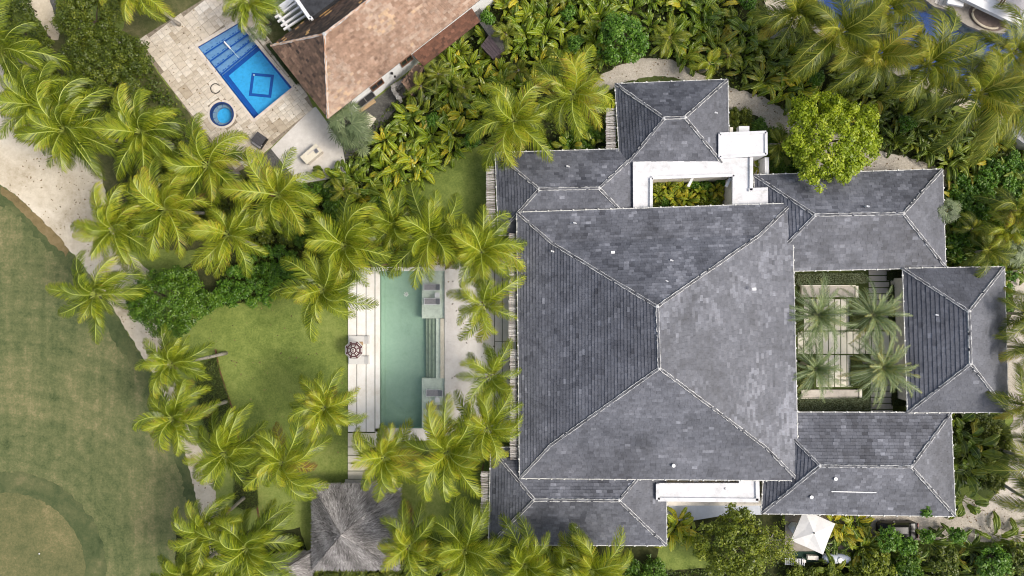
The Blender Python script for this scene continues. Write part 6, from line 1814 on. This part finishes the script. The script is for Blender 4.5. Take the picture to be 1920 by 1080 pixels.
# smaller shrubs and undergrowth clumps
def shrub_group(poly, sp, rp, h, mat, label, group, seed, ls=.22, dens=.8, tone=0.0, name='shrub'):
    r = random.Random(seed)
    q = sorted(sample_poly(poly, sp, r))[:40]
    for i, (x, y) in enumerate(q):
        tree(name, ((ORD[i] + ' from the left, ' if i else 'leftmost ') if len(q) > 1 else '') + label, 'shrub', x, y, rp * r.uniform(.75, 1.25), h * r.uniform(.75, 1.3), mat, ls, dens, seed * 50 + i, .3, .7, group=group, tone=tone + r.gauss(0, .05), limbs=2)
shrub_group([(470, 470), (550, 470), (560, 540), (480, 570), (400, 580), (410, 545)], 22, 17, 2.2, 'tree_bright', 'green shrub under the palms at the upper lawn edge', 'shrubs at the upper lawn edge', 61, .26, .8, -.05)
shrub_group([(640, 385), (700, 380), (760, 365), (830, 400), (800, 470), (700, 480), (660, 440), (600, 400)], 24, 18, 2.4, 'tree_dark', 'dark shrub beneath the palms above the pool', 'dark shrubs above the pool', 62, .26, .8)
shrub_group([(565, 350), (610, 345), (640, 380), (600, 440), (560, 470), (530, 440)], 24, 18, 2.6, 'tree_dark', 'dark shrub beneath the palms below the plaza', 'dark shrubs below the plaza', 63, .26, .8)
shrub_group([(230, 290), (350, 260), (430, 330), (560, 350), (590, 400), (520, 460), (440, 430), (330, 440), (250, 420)], 27, 19, 2.2, 'tree_olive', 'olive green bush beneath the palm grove', 'bushes beneath the palm grove', 60, .25, .8, .02)
shrub_group([(0, -20), (46, 0), (80, 55), (98, 85), (100, 150), (60, 130), (0, 60)], 26, 19, 2.2, 'tree_olive', 'dark bush between the cart path and the edge palm', 'bushes along the cart path', 64, .24, .8, -.06)
shrub_group([(590, 1058), (700, 1066), (800, 1060), (800, 1100), (590, 1100)], 22, 17, 1.8, 'tree_olive', 'low bush along the bottom of the large thatched hut', 'bushes below the large hut', 65, .22, .9, .06)
shrub_group([(1480, 1060), (1640, 1062), (1640, 1100), (1480, 1100)], 24, 19, 1.6, 'tree_yellow', 'clipped looking bush along the bottom edge below the tank', 'bushes below the tank', 66, .20, 1.0, -.05)
shrub_group([(1372, 200), (1400, 214), (1430, 240), (1425, 243), (1372, 243)], 16, 12, 1.0, 'tree_olive', 'low green border bush between gravel path and service block', 'border bushes by the service block', 67, .2, 1.0, .12)
shrub_group([(1776, 440), (1800, 400), (1870, 480), (1900, 520), (1895, 570), (1884, 600), (1884, 500), (1778, 498)], 22, 17, 1.8, 'tree_bright', 'rosette leaved shrub where the two east roofs meet', 'shrubs by the east roofs', 69, .34, .8, -.02)
shrub_group([(1838, 790), (1884, 790), (1890, 850), (1880, 900), (1850, 918), (1846, 880)], 20, 15, 1.4, 'tree_olive', 'low shrub in the bed beside the paddle leaved row', 'low shrubs in the side bed', 70, .22, 1.0, .12)
shrub_group([(800, 1040), (1000, 1050), (1230, 1064), (1230, 1100), (800, 1100)], 30, 22, 2.0, 'tree_dark', 'dark undergrowth bush under the bottom palms', 'undergrowth bushes under the bottom palms', 71, .26, .7)
shrub_group([(1060, 250), (1130, 240), (1130, 276), (1010, 282)], 20, 15, 1.6, 'tree_dark', 'dark bush behind the frond covered wing', 'bushes behind the frond covered wing', 72, .24, .9)
shrub_group([(1415, 235), (1470, 240), (1500, 320), (1446, 328), (1444, 290)], 20, 16, 1.8, 'tree_dark', 'dark bush under the lime green tree near the white roofs', 'bushes under the lime green tree', 73, .26, .9)
shrub_group([(1790, 340), (1920, 300), (1925, 420), (1850, 440), (1790, 400)], 25, 20, 2.4, 'tree_bright', 'dark bush among the feathery palms on the east edge', 'bushes among the feathery palms', 74, .28, .8)

# ------------------------------------------------------------------ hedges and ground cover
def hedge(label, poly, h, mat, seed, n_per=170, ls=.11, name='hedge'):
    g = np.random.default_rng(seed)
    P4 = [W(x, y, h) for x, y in poly]; c = sum(P4, Vector()) / len(P4)
    t = thing(name, label, 'hedge', (c.x, c.y, 0))
    core = MB(); core.prism([(c.x + (p.x - c.x) * .93, c.y + (p.y - c.y) * .93) for p in P4], 0, h - .1); core.build('stem', M['soil'], t)
    xs = [p[0] for p in poly]; ys = [p[1] for p in poly]
    area = (PX(max(xs) - min(xs)) * PX(max(ys) - min(ys)))
    pts = []
    m = int(area * n_per)
    while len(pts) < m:
        q = (g.uniform(min(xs), max(xs)), g.uniform(min(ys), max(ys)))
        if inside(q, poly):
            w_ = W(q[0], q[1], h); pts.append((w_.x - c.x, w_.y - c.y, h + g.normal(-.03, .05)))
    for i in range(len(poly)):
        a, b_ = P4[i], P4[(i + 1) % len(poly)]
        for k in range(int((b_ - a).length * h * 60)):
            q = a.lerp(b_, g.random()); pts.append((q.x - c.x + g.normal(0, .05), q.y - c.y + g.normal(0, .05), g.uniform(.1, h)))
    P = np.array(pts); N = g.normal(0, .5, P.shape) + np.array([0, 0, 1.0])
    inst('foliage', leaf_cloud('foliage', P, N, g.uniform(.7, 1.3, len(P)) * ls, np.clip(g.normal(.48, .16, len(P)), 0, 1), M[mat], seed=seed), t)
hedge('clipped grey green hedge along the upper side of the palm courtyard', [(1490, 514), (1622, 513), (1629, 520), (1628, 530), (1492, 532)], 1.0, 'hedge_grey', 1)
hedge('clipped grey green hedge along the lower side of the palm courtyard', [(1492, 749), (1620, 746), (1634, 750), (1635, 768), (1494, 770)], 1.0, 'hedge_grey', 2)
hedge('dark clipped hedge under the west eave of the courtyard east pavilion', [(1672, 538), (1680, 529), (1698, 529), (1698, 616), (1672, 616)], .9, 'hedge', 3)
hedge('small dark hedge block in the upper right courtyard corner', [(1668, 508), (1696, 508), (1696, 526), (1668, 526)], .8, 'hedge', 4)
hedge('dark hedge block in the lower right courtyard corner', [(1677, 700), (1702, 700), (1704, 764), (1677, 764)], .8, 'hedge', 5)
hedge('narrow dark hedge strip between the blue pool and the brown house', [(498, 84), (506, 80), (562, 150), (555, 158)], .7, 'hedge', 6)
hedge('green planting block in the courtyard under the upper right date palm', [(1594, 560), (1627, 560), (1627, 619), (1594, 619)], .45, 'cover', 7)
hedge('green planting block in the courtyard under the lower right date palm', [(1596, 666), (1631, 666), (1631, 727), (1596, 727)], .45, 'cover', 8)
hedge('green planting block in the courtyard under the upper left date palm', [(1489, 560), (1502, 560), (1502, 626), (1489, 626)], .45, 'cover', 9)
hedge('green planting block in the courtyard under the lower left date palm', [(1490, 668), (1528, 668), (1528, 742), (1490, 742)], .45, 'cover', 10)
hedge('dark low planting bed behind the curved lawn edging', [(368, 684), (404, 662), (412, 700), (428, 745), (440, 800), (444, 860), (400, 850), (378, 790), (366, 740)], .35, 'cover', 11, 110, .13, 'low_hedge')
hedge('dark low planting bed left of the lower lawn near the huts', [(440, 872), (478, 868), (484, 950), (462, 962), (436, 950)], .35, 'cover', 12, 110, .13, 'low_hedge')
b = MB()
crv = [(404, 655), (410, 690), (422, 728), (436, 768), (446, 812), (450, 860), (470, 905), (482, 950), (486, 975)]
pts = [W(x, y, .06) for x, y in crv]
for a, d in zip(pts[:-1], pts[1:]): b.bar(a, d, .16, .14)
o = b.build('lawn_edging', M['wood'], loc=pts[0]); props(o, 'curved brown lawn edging between lawn and dark planting bed', 'edging')

def ground_cover(name, poly, n, h, mat, ls, seed):
    g = np.random.default_rng(seed)
    xs = [p[0] for p in poly]; ys = [p[1] for p in poly]; pts = []
    while len(pts) < n:
        q = (g.uniform(min(xs), max(xs)), g.uniform(min(ys), max(ys)))
        if not inside(q, poly) or inside(q, PATHN): continue
        d = vn(q[0] * .06, q[1] * .06, seed)
        if g.random() > d * 1.6: continue
        hh = g.random() * h * (.3 + d); w_ = W(q[0], q[1], hh); pts.append((w_.x, w_.y, hh + .03))
    P = np.array(pts); N = g.normal(0, .6, P.shape) + np.array([0, 0, .9])
    o = inst(name, leaf_cloud(name, P, N, g.uniform(.7, 1.4, len(P)) * ls, np.clip(g.normal(.45, .18, len(P)), 0, 1), M[mat], seed=seed), None)
    o['kind'] = 'stuff'
ground_cover('ground_cover', soilp, 16000, .9, 'cover', .34, 1)
ground_cover('ground_cover', [(120, 60), (240, 60), (345, 215), (400, 330), (520, 330), (600, 380), (560, 470), (450, 470), (400, 330), (250, 320)], 8000, .8, 'cover', .32, 2)
ground_cover('ground_cover', [(560, 380), (600, 370), (700, 385), (760, 360), (860, 420), (905, 470), (830, 497), (650, 497), (560, 540), (480, 565), (400, 575), (420, 480)], 7000, .8, 'cover', .3, 3)
ground_cover('ground_cover', [(330, 1010), (560, 1000), (590, 1064), (750, 1064), (900, 1020), (1230, 1068), (1330, 1068), (1340, 1010), (1460, 1000), (1490, 1060), (1600, 1060), (1960, 1022), (1960, 1110), (330, 1110)], 14000, .8, 'cover', .3, 4)
ground_cover('ground_cover', [(1782, 776), (1880, 776), (1895, 820), (1888, 900), (1868, 925), (1826, 915), (1800, 880)], 3000, .5, 'cover', .24, 5)
ground_cover('ground_cover', [(1240, 340), (1372, 334), (1372, 384), (1226, 388), (1226, 340)], 1500, .6, 'cover', .22, 6)
def fallen(label, pts, r0, mat='pale_bark', name='fallen_branch'):
    b = MB(); b.tube([W(x, y, z) for x, y, z in pts], [r0 * (1 - .6 * i / len(pts)) for i in range(len(pts))], 7)
    o = b.build(name, M[mat], loc=W(pts[0][0], pts[0][1], 0)); props(o, label, 'branch')
fallen('pale forked dead branch at the edge of the dark olive tree', [(224, 82, .3), (217, 72, .5), (208, 64, .7), (204, 60, .9)], .22)
fallen('thin pale dead branch pointing left from the dark olive tree', [(222, 80, .4), (210, 77, .6), (198, 75, .9), (188, 73, 1.0)], .14)

def litter(polys, n, seed):
    g = np.random.default_rng(seed); pts = []
    for poly, z, k in polys:
        xs = [p[0] for p in poly]; ys = [p[1] for p in poly]; c = 0
        while c < int(n * k):
            q = (g.uniform(min(xs), max(xs)), g.uniform(min(ys), max(ys)))
            if not inside(q, poly) or inside(q, NPOOL) or (q[0] - 416) ** 2 + (q[1] - 214) ** 2 < 500: continue
            w_ = W(q[0], q[1], z); pts.append((w_.x, w_.y, z + .02)); c += 1
    P = np.array(pts); N = g.normal(0, .25, P.shape) + np.array([0, 0, 1.0])
    o = inst('fallen_leaves', leaf_cloud('fallen_leaves', P, N, g.uniform(.08, .30, len(P)), np.clip(g.normal(.4, .25, len(P)), 0, 1), toned('dry_leaf', [(0, (.06, .04, .02)), (.6, (.20, .13, .06)), (1, (.32, .26, .10))], .9), seed=seed), None)
    o['kind'] = 'stuff'
litter([(sandp[4:-2], .03, .22), (PATHN, .035, .15), ([(835, 500), (926, 500), (926, 815), (835, 815)], .125, .03), ([(255, 77), (362, 222), (478, 303), (507, 277), (585, 203), (430, -20)], .1, .08), ([(1800, 945), (1900, 900), (1900, 1010), (1800, 1010)], .035, .06), ([(380, 600), (560, 560), (645, 650), (640, 860), (470, 860)], .01, .06)], 1500, 5)
